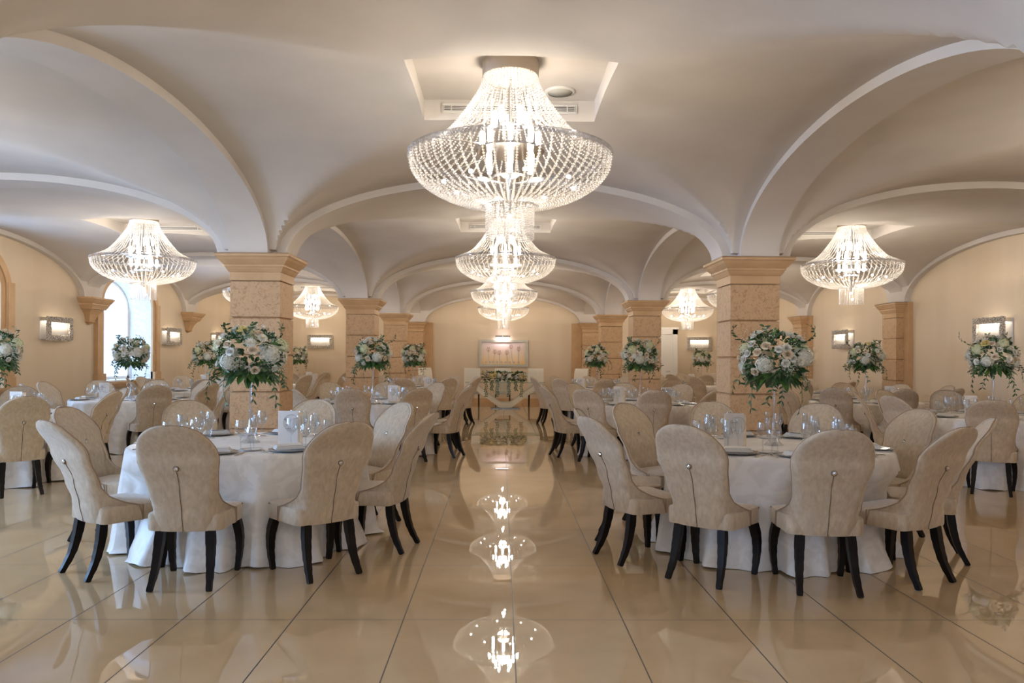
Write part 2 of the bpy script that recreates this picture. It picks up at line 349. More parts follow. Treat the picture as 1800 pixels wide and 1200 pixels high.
# left wall with arched openings
WIN = [(-0.3, 1.18), (5.6, 1.18), (11.55, 1.2), (17.15, 1.12)]  # first two are out of view, added to bring light in
SILL, SPZ, WR = 0.92, 2.55, 0.62
def arcz(y, c, h): return SPZ + WR*math.sqrt(max(0, 1-((y-c)/h)**2))
lw = MB(); WT = 0.62
ys = [YB-0.3]
for c, h in WIN:
    ys += [c-h*math.cos(PI*i/24) for i in range(25)]
ys.append(YF+0.3)
for i in range(len(ys)-1):
    a, b_ = ys[i], ys[i+1]; win = [w_ for w_ in WIN if w_[0]-w_[1]-1e-6 <= a and b_ <= w_[0]+w_[1]+1e-6]
    if not win:
        lw.add([(XL,a,0),(XL,b_,0),(XL,b_,ZW),(XL,a,ZW)], [(0,3,2,1)]); lw.add([(XL-WT,a,0),(XL-WT,b_,0),(XL-WT,b_,ZW),(XL-WT,a,ZW)], [(0,1,2,3)])
    else:
        c, h = win[0]; za, zb = arcz(a, c, h), arcz(b_, c, h)
        for X, fl in ((XL, 0), (XL-WT, 1)):
            lw.add([(X,a,0),(X,b_,0),(X,b_,SILL),(X,a,SILL)], [(0,3,2,1)]); lw.add([(X,a,za),(X,b_,zb),(X,b_,ZW),(X,a,ZW)], [(0,3,2,1)])
struct(lw.build('wall_left', 'wall_paint', smooth=False))
def arch_path(c, h, dz=0.0, n=24): return [(c-h*math.cos(PI*i/n), SPZ+(WR+dz)*math.sin(PI*i/n)) for i in range(n+1)]
for wi, (c, h) in enumerate(WIN):
    wd = thing('window_%d' % (wi+1), None, None, (XL, c, 0)); wd['kind'] = 'structure'
    # deep reveal
    rv = MB(); path = [(-h, SILL)] + [(y-c, z) for y, z in arch_path(c, h)] + [(h, SILL)]
    rv.grid([[(-WT, y, z) for y, z in path], [(0.0, y, z) for y, z in path]]); rv.add([(-WT,-h,SILL),(0,-h,SILL),(0,h,SILL),(-WT,h,SILL)], [(0,1,2,3)])
    rv.build('reveal', 'pale_stone', wd, auto=40)
    # stone surround with a shoulder at the springing
    fm = MB(); fw = 0.24
    inn = [(-h, SILL-0.02)] + [(y-c, z) for y, z in arch_path(c, h)] + [(h, SILL-0.02)]
    out = [(-h-fw, SILL-0.02)] + [((y-c)*(h+fw)/h, SPZ+(z-SPZ)*(WR+fw)/WR) for y, z in arch_path(c, h)] + [(h+fw, SILL-0.02)]
    mid = [((a[0]*0.55+b_[0]*0.45), (a[1]*0.55+b_[1]*0.45)) for a, b_ in zip(inn, out)]
    fm.grid([[(x, p[0], p[1]) for p in P] for x, P in ((0.0, inn), (0.045, inn), (0.045, mid), (0.075, mid), (0.075, out), (0.0, out))])
    for sg in (-1, 1):
        y0, y1 = sorted((sg*(h+fw*0.55), sg*(h+fw+0.07))); fm.box(0, 0.085, y0, y1, SILL-0.02, SPZ+0.10)
        y0, y1 = sorted((sg*(h-0.0), sg*(h+fw+0.09))); fm.box(0, 0.10, y0, y1, SILL-0.02, SILL+0.16)
    fm.build('surround', 'stone_smooth', wd, smooth=False)
    sl = MB(); sl.box(-WT+0.05, 0.13, -h-0.42, h+0.42, SILL-0.07, SILL-0.015); sl.box(0, 0.09, -h-0.38, h+0.38, SILL-0.13, SILL-0.07); sl.build('window_sill', 'stone_smooth', wd, smooth=False)
    # glazed sash
    pg = MB(); pn = [(y-c, z) for y, z in arch_path(c, h)]
    pg.add([(-WT+0.06, -h, SILL), (-WT+0.06, h, SILL)] + [(-WT+0.06, y, z) for y, z in pn[::-1]], [tuple(range(2+len(pn)))]); pg.build('pane', 'pane_glass', wd, smooth=False)
    ff = MB()
    for y_ in (-h+0.03, h-0.03): ff.box(-WT+0.03, -WT+0.10, y_-0.035, y_+0.035, SILL, SPZ)
    for z_ in (SILL+0.03,): ff.box(-WT+0.03, -WT+0.10, -h, h, z_-0.035, z_+0.035)
    ff.tube([(-WT+0.06, y*0.985, SPZ+(z-SPZ)*0.97) for y, z in pn], 0.035, 6); ff.build('window_frame', 'white_lacquer', wd, smooth=False)
# right wall
struct(MB().box(XR, XR+0.2, YB-0.3, YF+0.3, 0, ZW).build('wall_right', 'wall_paint', smooth=False))
struct(MB().box(XL-0.9, XR+0.2, YF, YF+0.2, 0, ZW).build('wall_back', 'wall_paint', smooth=False))
fwm = MB(); fwm.box(XL-0.9, XR+0.2, YB-0.2, YB, 3.0, ZW); fwm.box(XL-0.9, XR+0.2, YB-0.2, YB, 0, 0.35)
FWX = [(-7.4, -4.1), (-1.9, 2.0), (4.2, 7.3)]; xs_ = [XL-0.9]+[v for w_ in FWX for v in w_]+[XR+0.2]
for a, b_ in zip(xs_[::2], xs_[1::2]): fwm.box(a, b_, YB-0.2, YB, 0.35, 3.0)
struct(fwm.build('wall_front', 'wall_paint', smooth=False))
for k, (a, b_) in enumerate(FWX):
    wd = thing('window_%d' % (k+6), None, None, (0, 0, 0)); wd['kind'] = 'structure'  # unseen rear windows, added to light the room from behind
    MB().box(a, b_, YB-0.11, YB-0.10, 0.35, 3.0).build('pane', 'pane_glass', wd, False)
    q = MB(); n_ = 4
    for i in range(n_+1): x_ = a+(b_-a)*i/n_; q.box(x_-0.035, x_+0.035, YB-0.14, YB-0.06, 0.35, 3.0)
    for z_ in (0.38, 2.3, 2.97): q.box(a, b_, YB-0.14, YB-0.06, z_-0.035, z_+0.035)
    q.build('window_frame', 'white_lacquer', wd, False)
# skirting of stone
struct(MB().box(XL, XL+0.03, YB, YF, 0, 0.14).build('baseboard_left', 'stone_smooth', smooth=False))
struct(MB().box(XR-0.03, XR, YB, YF, 0, 0.14).build('baseboard_right', 'stone_smooth', smooth=False))
struct(MB().box(XL+0.04, 4.35, YF-0.03, YF, 0, 0.14).box(5.85, XR-0.04, YF-0.03, YF, 0, 0.14).build('baseboard_back', 'stone_smooth', smooth=False))
# ---- columns
def cap_profile():   # (half width, z) below the springing
    return [(0.415, ZS), (0.415, ZS-0.035), (0.400, ZS-0.045), (0.385, ZS-0.07), (0.355, ZS-0.105), (0.335, ZS-0.125), (0.335, ZS-0.145), (0.325, ZS-0.15), (0.312, ZS-0.175), (0.295, ZS-0.20), (0.285, ZS-0.205)]
def sq_ring(m_, prof, cx, cy, sx=1, sy=1):
    for (a, za), (b_, zb) in zip(prof, prof[1:]):
        A = [(cx-a*sx, cy-a*sy, za), (cx+a*sx, cy-a*sy, za), (cx+a*sx, cy+a*sy, za), (cx-a*sx, cy+a*sy, za)]
        B = [(cx-b_*sx, cy-b_*sy, zb), (cx+b_*sx, cy-b_*sy, zb), (cx+b_*sx, cy+b_*sy, zb), (cx-b_*sx, cy+b_*sy, zb)]
        m_.add(A+B, [(i, 4+i, 4+(i+1) % 4, (i+1) % 4) for i in range(4)])
def column_mesh():
    cp = MB(); p = cap_profile(); sq_ring(cp, p, 0, 0); cp.box(-0.415, 0.415, -0.415, 0.415, ZS-0.01, ZS); cp.box(-0.285, 0.285, -0.285, 0.285, ZS-0.295, ZS-0.203)
    sh = MB(); z = 0.20; top = ZS-0.295; n = 5; hgt = (top-z)/n
    for k in range(n):
        a = z+k*hgt; b_ = a+hgt
        sq_ring(sh, [(0.256, b_), (0.256, b_-0.004), (0.280, b_-0.014), (0.280, a+0.010), (0.256, a), (0.256, a-0.001)], 0, 0)
        c_ = 0.280
    bs = MB(); sq_ring(bs, [(0.29, 0.22), (0.31, 0.19), (0.33, 0.17), (0.33, 0.0)], 0, 0); bs.box(-0.3, 0.3, -0.3, 0.3, 0.17, 0.219)
    return cp.mesh('capital', 'stone_smooth', False), sh.mesh('shaft', 'stone', False), bs.mesh('column_base', 'stone_smooth', False)
cm = column_mesh()
nc = 60
for yc in ROWS:
    for xc in COLX:
        nc += 1
        r_ = bpy.data.objects.new('trim_%d' % nc, None); COL.objects.link(r_); r_.location = (xc+(0.06 if xc < 0 else -0.03), yc, 0); struct(r_)
        for nm, me in zip(('capital', 'shaft', 'column_base'), cm):
            o = bpy.data.objects.new(nm, me); COL.objects.link(o); o.parent = r_
# wall pilasters at the far wall and the right wall; corbels on the left wall
def pilaster(cx, cy, sx, sy, strip):
    global nc; nc += 1
    r_ = bpy.data.objects.new('trim_%d' % nc, None); COL.objects.link(r_); struct(r_)
    cp = MB(); sq_ring(cp, cap_profile(), cx, cy, sx, sy); a = 0.415; cp.box(cx-a*sx, cx+a*sx, cy-a*sy, cy+a*sy, ZS-0.01, ZS); cp.box(cx-.285*sx, cx+.285*sx, cy-.285*sy, cy+.285*sy, ZS-0.295, ZS-0.203); cp.build('capital', 'stone_smooth', r_, False)
    sh = MB(); z = 0.2; hgt = (ZS-0.295-z)/5
    for k in range(5): sq_ring(sh, [(0.256, z+(k+1)*hgt), (0.256, z+(k+1)*hgt-0.004), (0.280, z+(k+1)*hgt-0.014), (0.280, z+k*hgt+0.010), (0.256, z+k*hgt)], cx, cy, sx, sy)
    sh.build('shaft', 'stone', r_, False)
    bs = MB(); sq_ring(bs, [(0.29, 0.22), (0.33, 0.17), (0.33, 0.0)], cx, cy, sx, sy); bs.build('column_base', 'stone_smooth', r_, False)
    MB().box(*strip).build('backing_strip', 'stone_smooth', r_, False)
for yc in ROWS[1:]: pilaster(XR-0.04, yc, 0.72, 1.0, (XR-0.09, XR, yc-0.46, yc+0.46, 0, ZS))
for xc in COLX:
    s_ = -1 if xc < 0 else 1
    pilaster(xc+(0.06 if xc < 0 else -0.03), YF-0.10, 1.0, 1.1, (min(xc-s_*0.62, xc+s_*0.3), max(xc-s_*0.62, xc+s_*0.3), YF-0.12, YF, 0, ZS))
for yc in ROWS:
    nc += 1
    cb = MB(); prof = cap_profile()
    for (a, za), (b_, zb) in zip(prof+[(0.285, ZS-0.225), (0.235, ZS-0.23), (0.215, ZS-0.26), (0.165, ZS-0.32), (0.13, ZS-0.39), (0.105, ZS-0.46), (0.12, ZS-0.475), (0.02, ZS-0.53)], (prof+[(0.285, ZS-0.225), (0.235, ZS-0.23), (0.215, ZS-0.26), (0.165, ZS-0.32), (0.13, ZS-0.39), (0.105, ZS-0.46), (0.12, ZS-0.475), (0.02, ZS-0.53)])[1:]):
        A = [(XL, yc-a, za), (XL+a*0.78, yc-a, za), (XL+a*0.78, yc+a, za), (XL, yc+a, za)]; B = [(XL, yc-b_, zb), (XL+b_*0.78, yc-b_, zb), (XL+b_*0.78, yc+b_, zb), (XL, yc+b_, zb)]
        cb.add(A+B, [(0,4,5,1),(1,5,6,2),(2,6,7,3)])
    cb.add([(XL, yc-.415, ZS), (XL+.415*.78, yc-.415, ZS), (XL+.415*.78, yc+.415, ZS), (XL, yc+.415, ZS)], [(0,1,2,3)])
    struct(cb.build('trim_%d' % nc, 'stone_smooth', smooth=False))
# far-right white door
dr = thing('door_1', None, None, (5.1, YF, 0)); dr['kind'] = 'structure'
q = MB(); q.box(-0.5, 0.5, -0.05, -0.01, 0, 2.25)
for x_ in (-0.26, 0.26):
    for z0, z1 in ((0.2, 0.95), (1.1, 2.1)): q.box(x_-0.17, x_+0.17, -0.06, -0.05, z0, z1)
leaf_o = q.build('door_leaf', 'white_lacquer', dr, False)
q = MB()
for x_ in (-0.58, 0.58): q.box(x_-0.08, x_+0.08, -0.09, 0, 0, 2.42)
q.box(-0.66, 0.66, -0.09, 0, 2.26, 2.42); q.box(-0.70, 0.70, -0.11, 0, 2.42, 2.49); q.build('door_frame', 'white_lacquer', dr, False)
MB().tube([(0.40, -0.06, 1.05), (0.40, -0.10, 1.05), (0.30, -0.10, 1.05)], 0.012, 8).build('door_handle', 'silver', leaf_o)
# curtains: white sheer swag in windows 3 and 4
for c, h, lab in ((WIN[2][0], WIN[2][1], 'white sheer curtain swag in the arched window at the left edge'), (WIN[3][0], WIN[3][1], 'white sheer curtain swag in the arched window between the wall lamps')):
    P = []
    for i in range(41):
        t = i/40; z = SPZ+0.35 - t*(SPZ+0.35-SILL-0.12)
        row = []
        wdt = 0.75 - 1.15*math.sin(PI*min(1, t*0.95))**2*0.25 - (0.55*t if t < 0.75 else 0.41-0.3*(t-0.75))
        for j in range(33):
            s_ = j/32; y = c-h+0.04 + s_*(h*2*0.62*max(0.12, wdt)+0.05) + 0.15*math.sin(t*PI)*s_; x = XL-0.42+0.035*math.sin(j*1.9+2*math.sin(3*t))
            row.append((x, y, min(z, arcz(y, c, h)-0.03)))
        P.append(row)
    tag(MB().grid(P).build('curtain', 'sheer'), lab, 'curtain', 'window curtains')

# ================================================================== CHANDELIERS
def lerp_prof(P, n):
    d = [0]
    for (a, b_), (c_, e) in zip(P, P[1:]): d.append(d[-1]+math.hypot(c_-a, e-b_))
    out = []
    for i in range(n):
        t = d[-1]*i/(n-1); k = max(j for j in range(len(d)) if d[j] <= t+1e-9); k = min(k, len(P)-2)
        u = (t-d[k])/(d[k+1]-d[k]); out.append((P[k][0]+u*(P[k+1][0]-P[k][0]), P[k][1]+u*(P[k+1][1]-P[k][1])))
    return out
def smooth_prof(P, n=40):
    res = []
    for i in range(len(P)-1):
        p0 = P[max(0, i-1)]; p1 = P[i]; p2 = P[i+1]; p3 = P[min(len(P)-1, i+2)]
        for k in range(8):
            t = k/8
            res.append(tuple(0.5*(2*p1[j]+(-p0[j]+p2[j])*t+(2*p0[j]-5*p1[j]+4*p2[j]-p3[j])*t*t+(-p0[j]+3*p1[j]-3*p2[j]+p3[j])*t**3) for j in (0, 1)))
    res.append(P[-1]); return res
RZ = 2.94
def make_chandelier():
    ch = thing('chandelier', 'x', 'chandelier', (0, 0, 0), 0, 'crystal chandeliers under the vaults')
    MB().lathe([(0.001, TOP), (0.212, TOP), (0.212, 3.555), (0.205, 3.545), (0.001, 3.545)], 36).build('canopy', 'canopy_paint', ch, auto=40)
    up = smooth_prof([(0.204, 3.54), (0.237, 3.44), (0.325, 3.30), (0.44, 3.15), (0.55, 3.05), (0.755, 2.955)])
    bd = MB(); rnd = random.Random(3)
    for k in range(56):
        a = 2*PI*k/56
        for i, (r, z) in enumerate(lerp_prof(up, 42)): bd.bead((r*math.cos(a), r*math.sin(a), z), 0.0092, 0.0105)
    for k in range(12):   # inner veil from the canopy
        a = 2*PI*(k+.5)/12
        for i in range(18): bd.bead(((0.19+0.02*i/18)*math.cos(a), (0.19+0.02*i/18)*math.sin(a), 3.51-i*0.026), 0.009, 0.0115)
    o = bd.build('upper_bead_curtain', 'crystal', ch, False); o['kind'] = 'stuff'
    lo = smooth_prof([(0.755, 2.925), (0.735, 2.83), (0.655, 2.735), (0.52, 2.655), (0.36, 2.60), (0.20, 2.575)])
    bd = MB()
    for k in range(60):
        a = 2*PI*(k+.5)/60
        for (r, z) in lerp_prof(lo, 36): bd.bead((r*math.cos(a), r*math.sin(a), z), 0.0115, 0.0115)
    o = bd.build('bowl_bead_curtain', 'crystal', ch, False); o['kind'] = 'stuff'
    bd = MB()
    for k in range(46):
        a = 2*PI*k/46
        for i in range(16): bd.bead((0.178*math.cos(a), 0.178*math.sin(a), 2.59-i*0.0175), 0.0085, 0.009)
    for k in range(14):
        a = 2*PI*k/14
        for i in range(15): bd.bead((0.10*math.cos(a), 0.10*math.sin(a), 2.57-i*0.0175), 0.0085, 0.009)
    o = bd.build('drop_bead_curtain', 'crystal', ch, False); o['kind'] = 'stuff'
    MB().lathe([(0.745, 2.925), (0.770, 2.925), (0.770, 2.962), (0.745, 2.962), (0.745, 2.925)], 72).build('crystal_ring', 'acrylic', ch, auto=40)
    fr = MB(); fr.tube([(0, 0, 3.53), (0, 0, 2.55)], 0.014, 8); fr.lathe([(0.001, 3.0), (0.26, 3.0), (0.26, 2.985), (0.001, 2.985)], 24); fr.lathe([(0.02, 2.80), (0.13, 2.80), (0.13, 2.78), (0.02, 2.78)], 20)
    fr.lathe([(0.175, 2.598), (0.19, 2.598), (0.19, 2.588), (0.175, 2.588)], 28)
    for k in range(8):
        a = 2*PI*k/8; fr.tube([(0.01*math.cos(a), 0.01*math.sin(a), 2.70), (0.50*math.cos(a), 0.50*math.sin(a), 2.72)], 0.004, 5)
        fr.tube([(0.26*math.cos(a), 0.26*math.sin(a), 2.99), (0.75*math.cos(a), 0.75*math.sin(a), 2.94)], 0.004, 5)
    fr.tube([(0.5*math.cos(2*PI*k/40), 0.5*math.sin(2*PI*k/40), 2.72) for k in range(40)], 0.004, 5, True)
    frame_o = fr.build('inner_frame', 'chrome', ch, auto=40)
    prof = [(0.001, -0.005), (0.016, 0), (0.021, 0.03), (0.021, 0.10), (0.014, 0.12), (0.001, 0.125)]
    bm_ = MB().lathe(prof, 10).mesh('bulb', 'bulb')
    sb = MB().lathe([(0.001, -0.016), (0.014, -0.01), (0.017, 0), (0.014, 0.01), (0.001, 0.016)], 10).mesh('bulb', 'bulb')
    def bulb(me, x, y, z):
        o = bpy.data.objects.new('bulb', me); COL.objects.link(o); o.parent = frame_o; o.location = (x, y, z)
    for k in range(8): a = 2*PI*k/8; bulb(bm_, 0.21*math.cos(a), 0.21*math.sin(a), 3.02)
    for k in range(5): a = 2*PI*(k+.3)/5; bulb(bm_, 0.12*math.cos(a), 0.12*math.sin(a), 3.18)
    for k in range(6): a = 2*PI*(k+.5)/6; bulb(bm_, 0.18*math.cos(a), 0.18*math.sin(a), 2.84)
    for k in range(8): a = 2*PI*(k+.25)/8; bulb(sb, 0.50*math.cos(a), 0.50*math.sin(a), 2.735)
    bulb(sb, 0, 0, 2.50); bulb(sb, 0.02, 0, 2.40)
    def lamp(z, e, r):
        l = bpy.data.lights.new('bulb_light', 'POINT'); l.energy = e; l.color = WARM; l.shadow_soft_size = r
        o = bpy.data.objects.new('bulb_light', l); COL.objects.link(o); o.parent = ch; o.location = (0, 0, z)
    lamp(3.12, LAMP_UP, 0.10); lamp(2.80, LAMP_LOW, 0.09); lamp(2.45, 1.6, 0.03)
    return ch
chand = make_chandelier()
ORD = ['', 'nearest', 'second nearest', 'third', 'farthest']
first = True
def put_ch(x, y, lab):
    global first
    if first: chand.location = (x, y, 0); chand['label'] = lab; first = False; return chand
    return place(chand, (x, y, 0), 0, lab)
for i in (1, 2, 3, 4): put_ch(XC, CH_Y[i], ['', 'largest lit crystal chandelier, nearest over the central aisle', 'second crystal chandelier over the central aisle, below the nearest one', 'third crystal chandelier in the row over the central aisle', 'farthest crystal chandelier over the central aisle, before the painting'][i])
for s_, (x, nm) in enumerate(((SIDE_X[0], 'left side aisle'), (SIDE_X[1], 'right side aisle'))):
    for i in (1, 2, 3, 4, 0):
        put_ch(x, SIDE_Y[i], ['added unseen crystal chandelier behind the camera in the %s' % nm, 'added crystal chandelier just outside the view in the %s' % nm, 'large whole crystal chandelier hanging in the %s' % nm, 'crystal chandelier partly hidden behind the front column, %s' % nm, 'small farthest crystal chandelier in the %s' % nm][i])  # the two out-of-view ones per aisle are added to light the room

put_ch(XC, CH_Y[0], 'added unseen crystal chandelier behind the camera over the central aisle')  # unseen, added to light the chair backs
# ================================================================== CHAIRS
def interp(T, z):
    for (a, va), (b_, vb) in zip(T, T[1:]):
        if z <= b_:
            t = (z-a)/(b_-a); t = max(0, min(1, t)); t = t*t*(3-2*t); return va+(vb-va)*t
    return T[-1][1]
def make_chair():
    ch = thing('dining_chair', 'x', 'chair', (0, 0, 0), 0, 'beige velvet chairs around the round tables')
    # backrest shell
    Wt = [(0.35, .190), (0.47, .198), (0.58, .205), (0.68, .218), (0.80, .242)]
    Ft = [(0.35, .27), (0.455, .27), (0.465, .235), (0.48, .185), (0.50, .140), (0.53, .100), (0.58, .072), (0.65, .060), (1.03, .045)]
    Yt = [(0.35, -.185), (0.47, -.210), (0.62, -.245), (0.80, -.315), (1.03, -.445)]
    def lin(T, z):
        for (a, va), (b_, vb) in zip(T, T[1:]):
            if z <= b_: return va+(vb-va)*max(0, min(1, (z-a)/(b_-a)))
        return T[-1][1]
    zc, ht = 0.79, 0.235
    def half(z): return interp(Wt, z) if z <= zc else 0.242*max(0.0, 1-((z-zc)/ht)**2.35)**(1/2.35)
    zs = [0.35, 0.358, 0.40, 0.44, 0.455, 0.46, 0.466, 0.474, 0.484, 0.496, 0.51, 0.53, 0.555, 0.59, 0.63, 0.68, 0.735] + [zc+ht*math.sin(PI/2*i/14) for i in range(15)]
    ns = 24; Out = []; Inn = []
    for z in zs:
        W = half(z); F = lin(Ft, z); yb = interp(Yt, z); ro, ri = [], []
        F *= min(1, W/0.15); g = max(0, min(1, (F-0.06)/0.10)); xe = W+(0.243-W)*g
        f_ = min(1, F/0.11)
        prof = [(0, 0), (.5*W, .007*f_), (.85*W, .028*f_), (W*.985, .066*f_), (W+(xe-W)*.45, .066*f_+(F-.066*f_)*.5), (xe, F)]
        if z < 0.352: prof = [(a*.985, b_+.004) for a, b_ in prof]
        sp_ = smooth_prof(prof); nn = len(sp_)-1
        for j in range(-ns, ns+1):
            q = abs(j)/ns*nn; k = min(nn-1, int(q)); u_ = q-k
            px_ = sp_[k][0]+(sp_[k+1][0]-sp_[k][0])*u_; py_ = sp_[k][1]+(sp_[k+1][1]-sp_[k][1])*u_
            dx_ = sp_[k+1][0]-sp_[k][0]; dy_ = sp_[k+1][1]-sp_[k][1]; dl = math.hypot(dx_, dy_)+1e-9
            t_ = 0.032 + 0.045*max(0, 1-(px_/max(W, .01))**2)*math.sin(PI*min(1, max(0, (z-0.42)/0.62)))**0.7
            nx_, ny_ = -dy_/dl, dx_/dl; sg = -1 if j < 0 else 1
            top_ = min(1, W/0.12)
            ro.append((sg*px_, yb+py_, z)); ri.append((sg*max(0.0, px_+nx_*t_*top_), yb+py_+ny_*t_*(0.4+0.6*top_), z-0.012*(z-0.35)/0.68 if z > zc else z))
        Out.append(ro); Inn.append(ri)
    b = MB(); b.grid(Out); b.grid([r[::-1] for r in Inn])
    left = [(Out[i][0], Inn[i][0]) for i in range(len(zs))]; right = [(Out[i][-1], Inn[i][-1]) for i in range(len(zs))]
    rim = left + right[::-1]
    b.grid([[p[0] for p in rim], [tuple((p[0][k]+p[1][k])/2+(0.006 if k == 2 and 0.9 < p[0][2] else 0) for k in range(3)) for p in rim], [p[1] for p in rim]])
    b.grid([Out[0], Inn[0]])
    back_o = b.build('backrest', 'velvet', ch)
    # piping
    pp = MB(); line = [Vector(r[0]) for r in Out[1:]] + [Vector(r[-1]) for r in Out[::-1][:-1]]
    line = [p for i, p in enumerate(line) if i == 0 or (p-line[i-1]).length > 0.004]
    pp.tube(line, 0.0045, 5)
    # seat
    def outline(k, z, dz=0):
        pts = []
        cor = [(-0.232, -0.17), (-0.245, 0.255), (0.245, 0.255), (0.232, -0.17)]
        R = 0.05
        for ci, (x, y) in enumerate(cor):
            a0 = [PI, PI/2, 0, -PI/2][ci]
            for s_ in range(6):
                a = a0-(PI/2)*s_/5 ; cx0 = x-math.copysign(R, x); cy0 = y-math.copysign(R, y)
                if ci == 0: a = -PI/2-(PI/2)*s_/5
                elif ci == 1: a = PI-(PI/2)*s_/5
                elif ci == 2: a = PI/2-(PI/2)*s_/5
                else: a = 0-(PI/2)*s_/5
                pts.append((cx0+R*math.cos(a), cy0+R*math.sin(a)))
        return [(x*k, 0.04+(y-0.04)*k, z) for x, y in pts]
    st = MB(); rows = [outline(0.90, .352), outline(0.985, .353), outline(1.0, .365), outline(1.0, .445), outline(0.985, .456), outline(0.9, .463), outline(0.6, .472), outline(0.25, .477), outline(0.01, .478)]
    st.grid([r+[r[0]] for r in rows]); st.add(rows[0], [tuple(range(len(rows[0])))])
    st.build('seat', 'velvet', ch, auto=50)
    top = outline(1.004, .450); pp.tube([p for p in top if p[1] > -0.02], 0.0045, 5)
    for sg in (-1, 1): pp.tube([(sg*0.2445, 0.085, .452), (sg*0.2445, 0.085, .36)], 0.004, 5)
    pp.build('piping', 'velvet_piping', ch)
    # rear seam and the two crystal buttons
    sm = MB(); sm.tube([(0, interp(Yt, z)-0.0015, z) for z in [0.352+0.4*i/14 for i in range(15)]], 0.0025, 4); sm.build('back_seam', 'seam', back_o)
    def btn(y, z, sg):
        bt = MB()
        P = [[(r*math.cos(2*PI*k/12), y+sg*h_, z+r*math.sin(2*PI*k/12)) for k in range(13)] for r, h_ in ((0.014, 0.001), (0.0145, 0.005), (0.009, 0.010), (0.001, 0.0115))]
        R_ = [[(r*math.cos(2*PI*k/12), y+sg*h_, z+r*math.sin(2*PI*k/12)) for k in range(13)] for r, h_ in ((0.019, 0), (0.017, 0.004), (0.014, 0.003))]
        bt.grid(P); bt.cur = 1; bt.grid(R_); bt.build('button', ['rhinestone', 'seam'], back_o, False)
    btn(interp(Yt, .755)-0.001, .755, -1); btn(interp(Yt, .755)+0.073, .755, 1)
    # legs
    def leg(pts):
        lg = MB(); rs = [0.036, 0.037, 0.034, 0.031, 0.027, 0.023, 0.020]
        P = smooth_prof3(pts, 6); lg.tube(P, [rs[int(min(6, i*6/(len(P)-1)))] for i in range(len(P))], 4); return lg
    for sg in (-1, 1):
        leg([(sg*.205, .205, .365), (sg*.222, .232, .25), (sg*.222, .238, .13), (sg*.208, .232, .0)]).build('leg', 'black_wood', ch, auto=40)
        leg([(sg*.150, -.135, .365), (sg*.158, -.150, .25), (sg*.166, -.185, .12), (sg*.178, -.245, .0)]).build('leg', 'black_wood', ch, auto=40)
    return ch
def smooth_prof3(P, n):
    res = []
    for i in range(len(P)-1):
        p0 = P[max(0, i-1)]; p1 = P[i]; p2 = P[i+1]; p3 = P[min(len(P)-1, i+2)]
        for k in range(n):
            t = k/n; res.append(tuple(0.5*(2*p1[j]+(-p0[j]+p2[j])*t+(2*p0[j]-5*p1[j]+4*p2[j]-p3[j])*t*t+(-p0[j]+3*p1[j]-3*p2[j]+p3[j])*t**3) for j in range(3)))
    res.append(P[-1]); return res
chair0 = make_chair()
SECT = ['right side', 'right side slightly back', 'back right', 'back just right of middle', 'farthest side', 'back just left of middle', 'back left', 'left side slightly back',
        'left side', 'left side slightly front', 'front left', 'front just left of middle', 'nearest side', 'front just right of middle', 'front right', 'right side slightly front']
def sector(a): return int(round(math.degrees(a)/22.5)) % 16

# ================================================================== TABLES
TZ, TR = 0.765, 0.90
def cloth_mesh(seed, chs=()):
    rnd = random.Random(seed); m_ = MB(); n = 160; P = []
    ph = [rnd.uniform(0, 6.28) for _ in range(6)]; fr = [6, 9, 13, 17, 4, 22]
    fr = [f_+rnd.choice((0, 1)) for f_ in fr]
    prof = [(0.01, 0.0), (0.4, 0.0), (0.8, 0.0), (0.875, 0.0), (0.892, -0.004), (0.902, -0.014), (0.908, -0.03), (0.912, -0.07), (0.92, -0.14), (0.932, -0.24), (0.947, -0.36), (0.962, -0.48), (0.975, -0.58), (0.988, -0.68), (1.0, -0.735), (1.02, -0.762)]
    for r, dz in prof:
        k = max(0, -dz-0.02)/0.74; row = []
        for i in range(n+1):
            a = 2*PI*(i % n)/n
            wv = sum(math.sin(f_*a+p_+0.6*k*math.sin(2*a+p_)) for f_, p_ in zip(fr, ph))/3.2
            wv = math.copysign(abs(wv)**0.8, wv)
            rr = (r + 0.075*(k**0.7)*wv)*0.955; zz_ = TZ+dz
            if dz < -0.755: rr += 0.02*math.sin(9*a+ph[1])
            for ad, rt in chs:      # the cloth gives way where a seat is pushed in
                da = (a-math.radians(ad)+PI) % (2*PI)-PI
                if abs(da) > 0.6 or dz > -0.02: continue
                rf = rt-0.455-0.285; sn, cs = abs(math.sin(da)), math.cos(da)
                if zz_ > 0.53: rf += (zz_-0.53)*1.3
                lat = rf/cs*sn
                if lat < 0.28: lim = rf/cs + (max(0, 0.34-zz_)*0.45*max(0, min(1, (0.16-lat)/0.05)))
                else: lim = (rf-0.392)/(cs-1.4*sn) if cs-1.4*sn > 0.05 else 9
                if lim < 0: lim = 9
                rr = min(rr, lim)
            row.append((rr*math.cos(a), rr*math.sin(a), max(0.003, zz_ + (0.012*math.sin(13*a+ph[2]) if dz < -0.7 else 0))))
        P.append(row)
    m_.grid(P); return m_.mesh('tablecloth', 'satin')
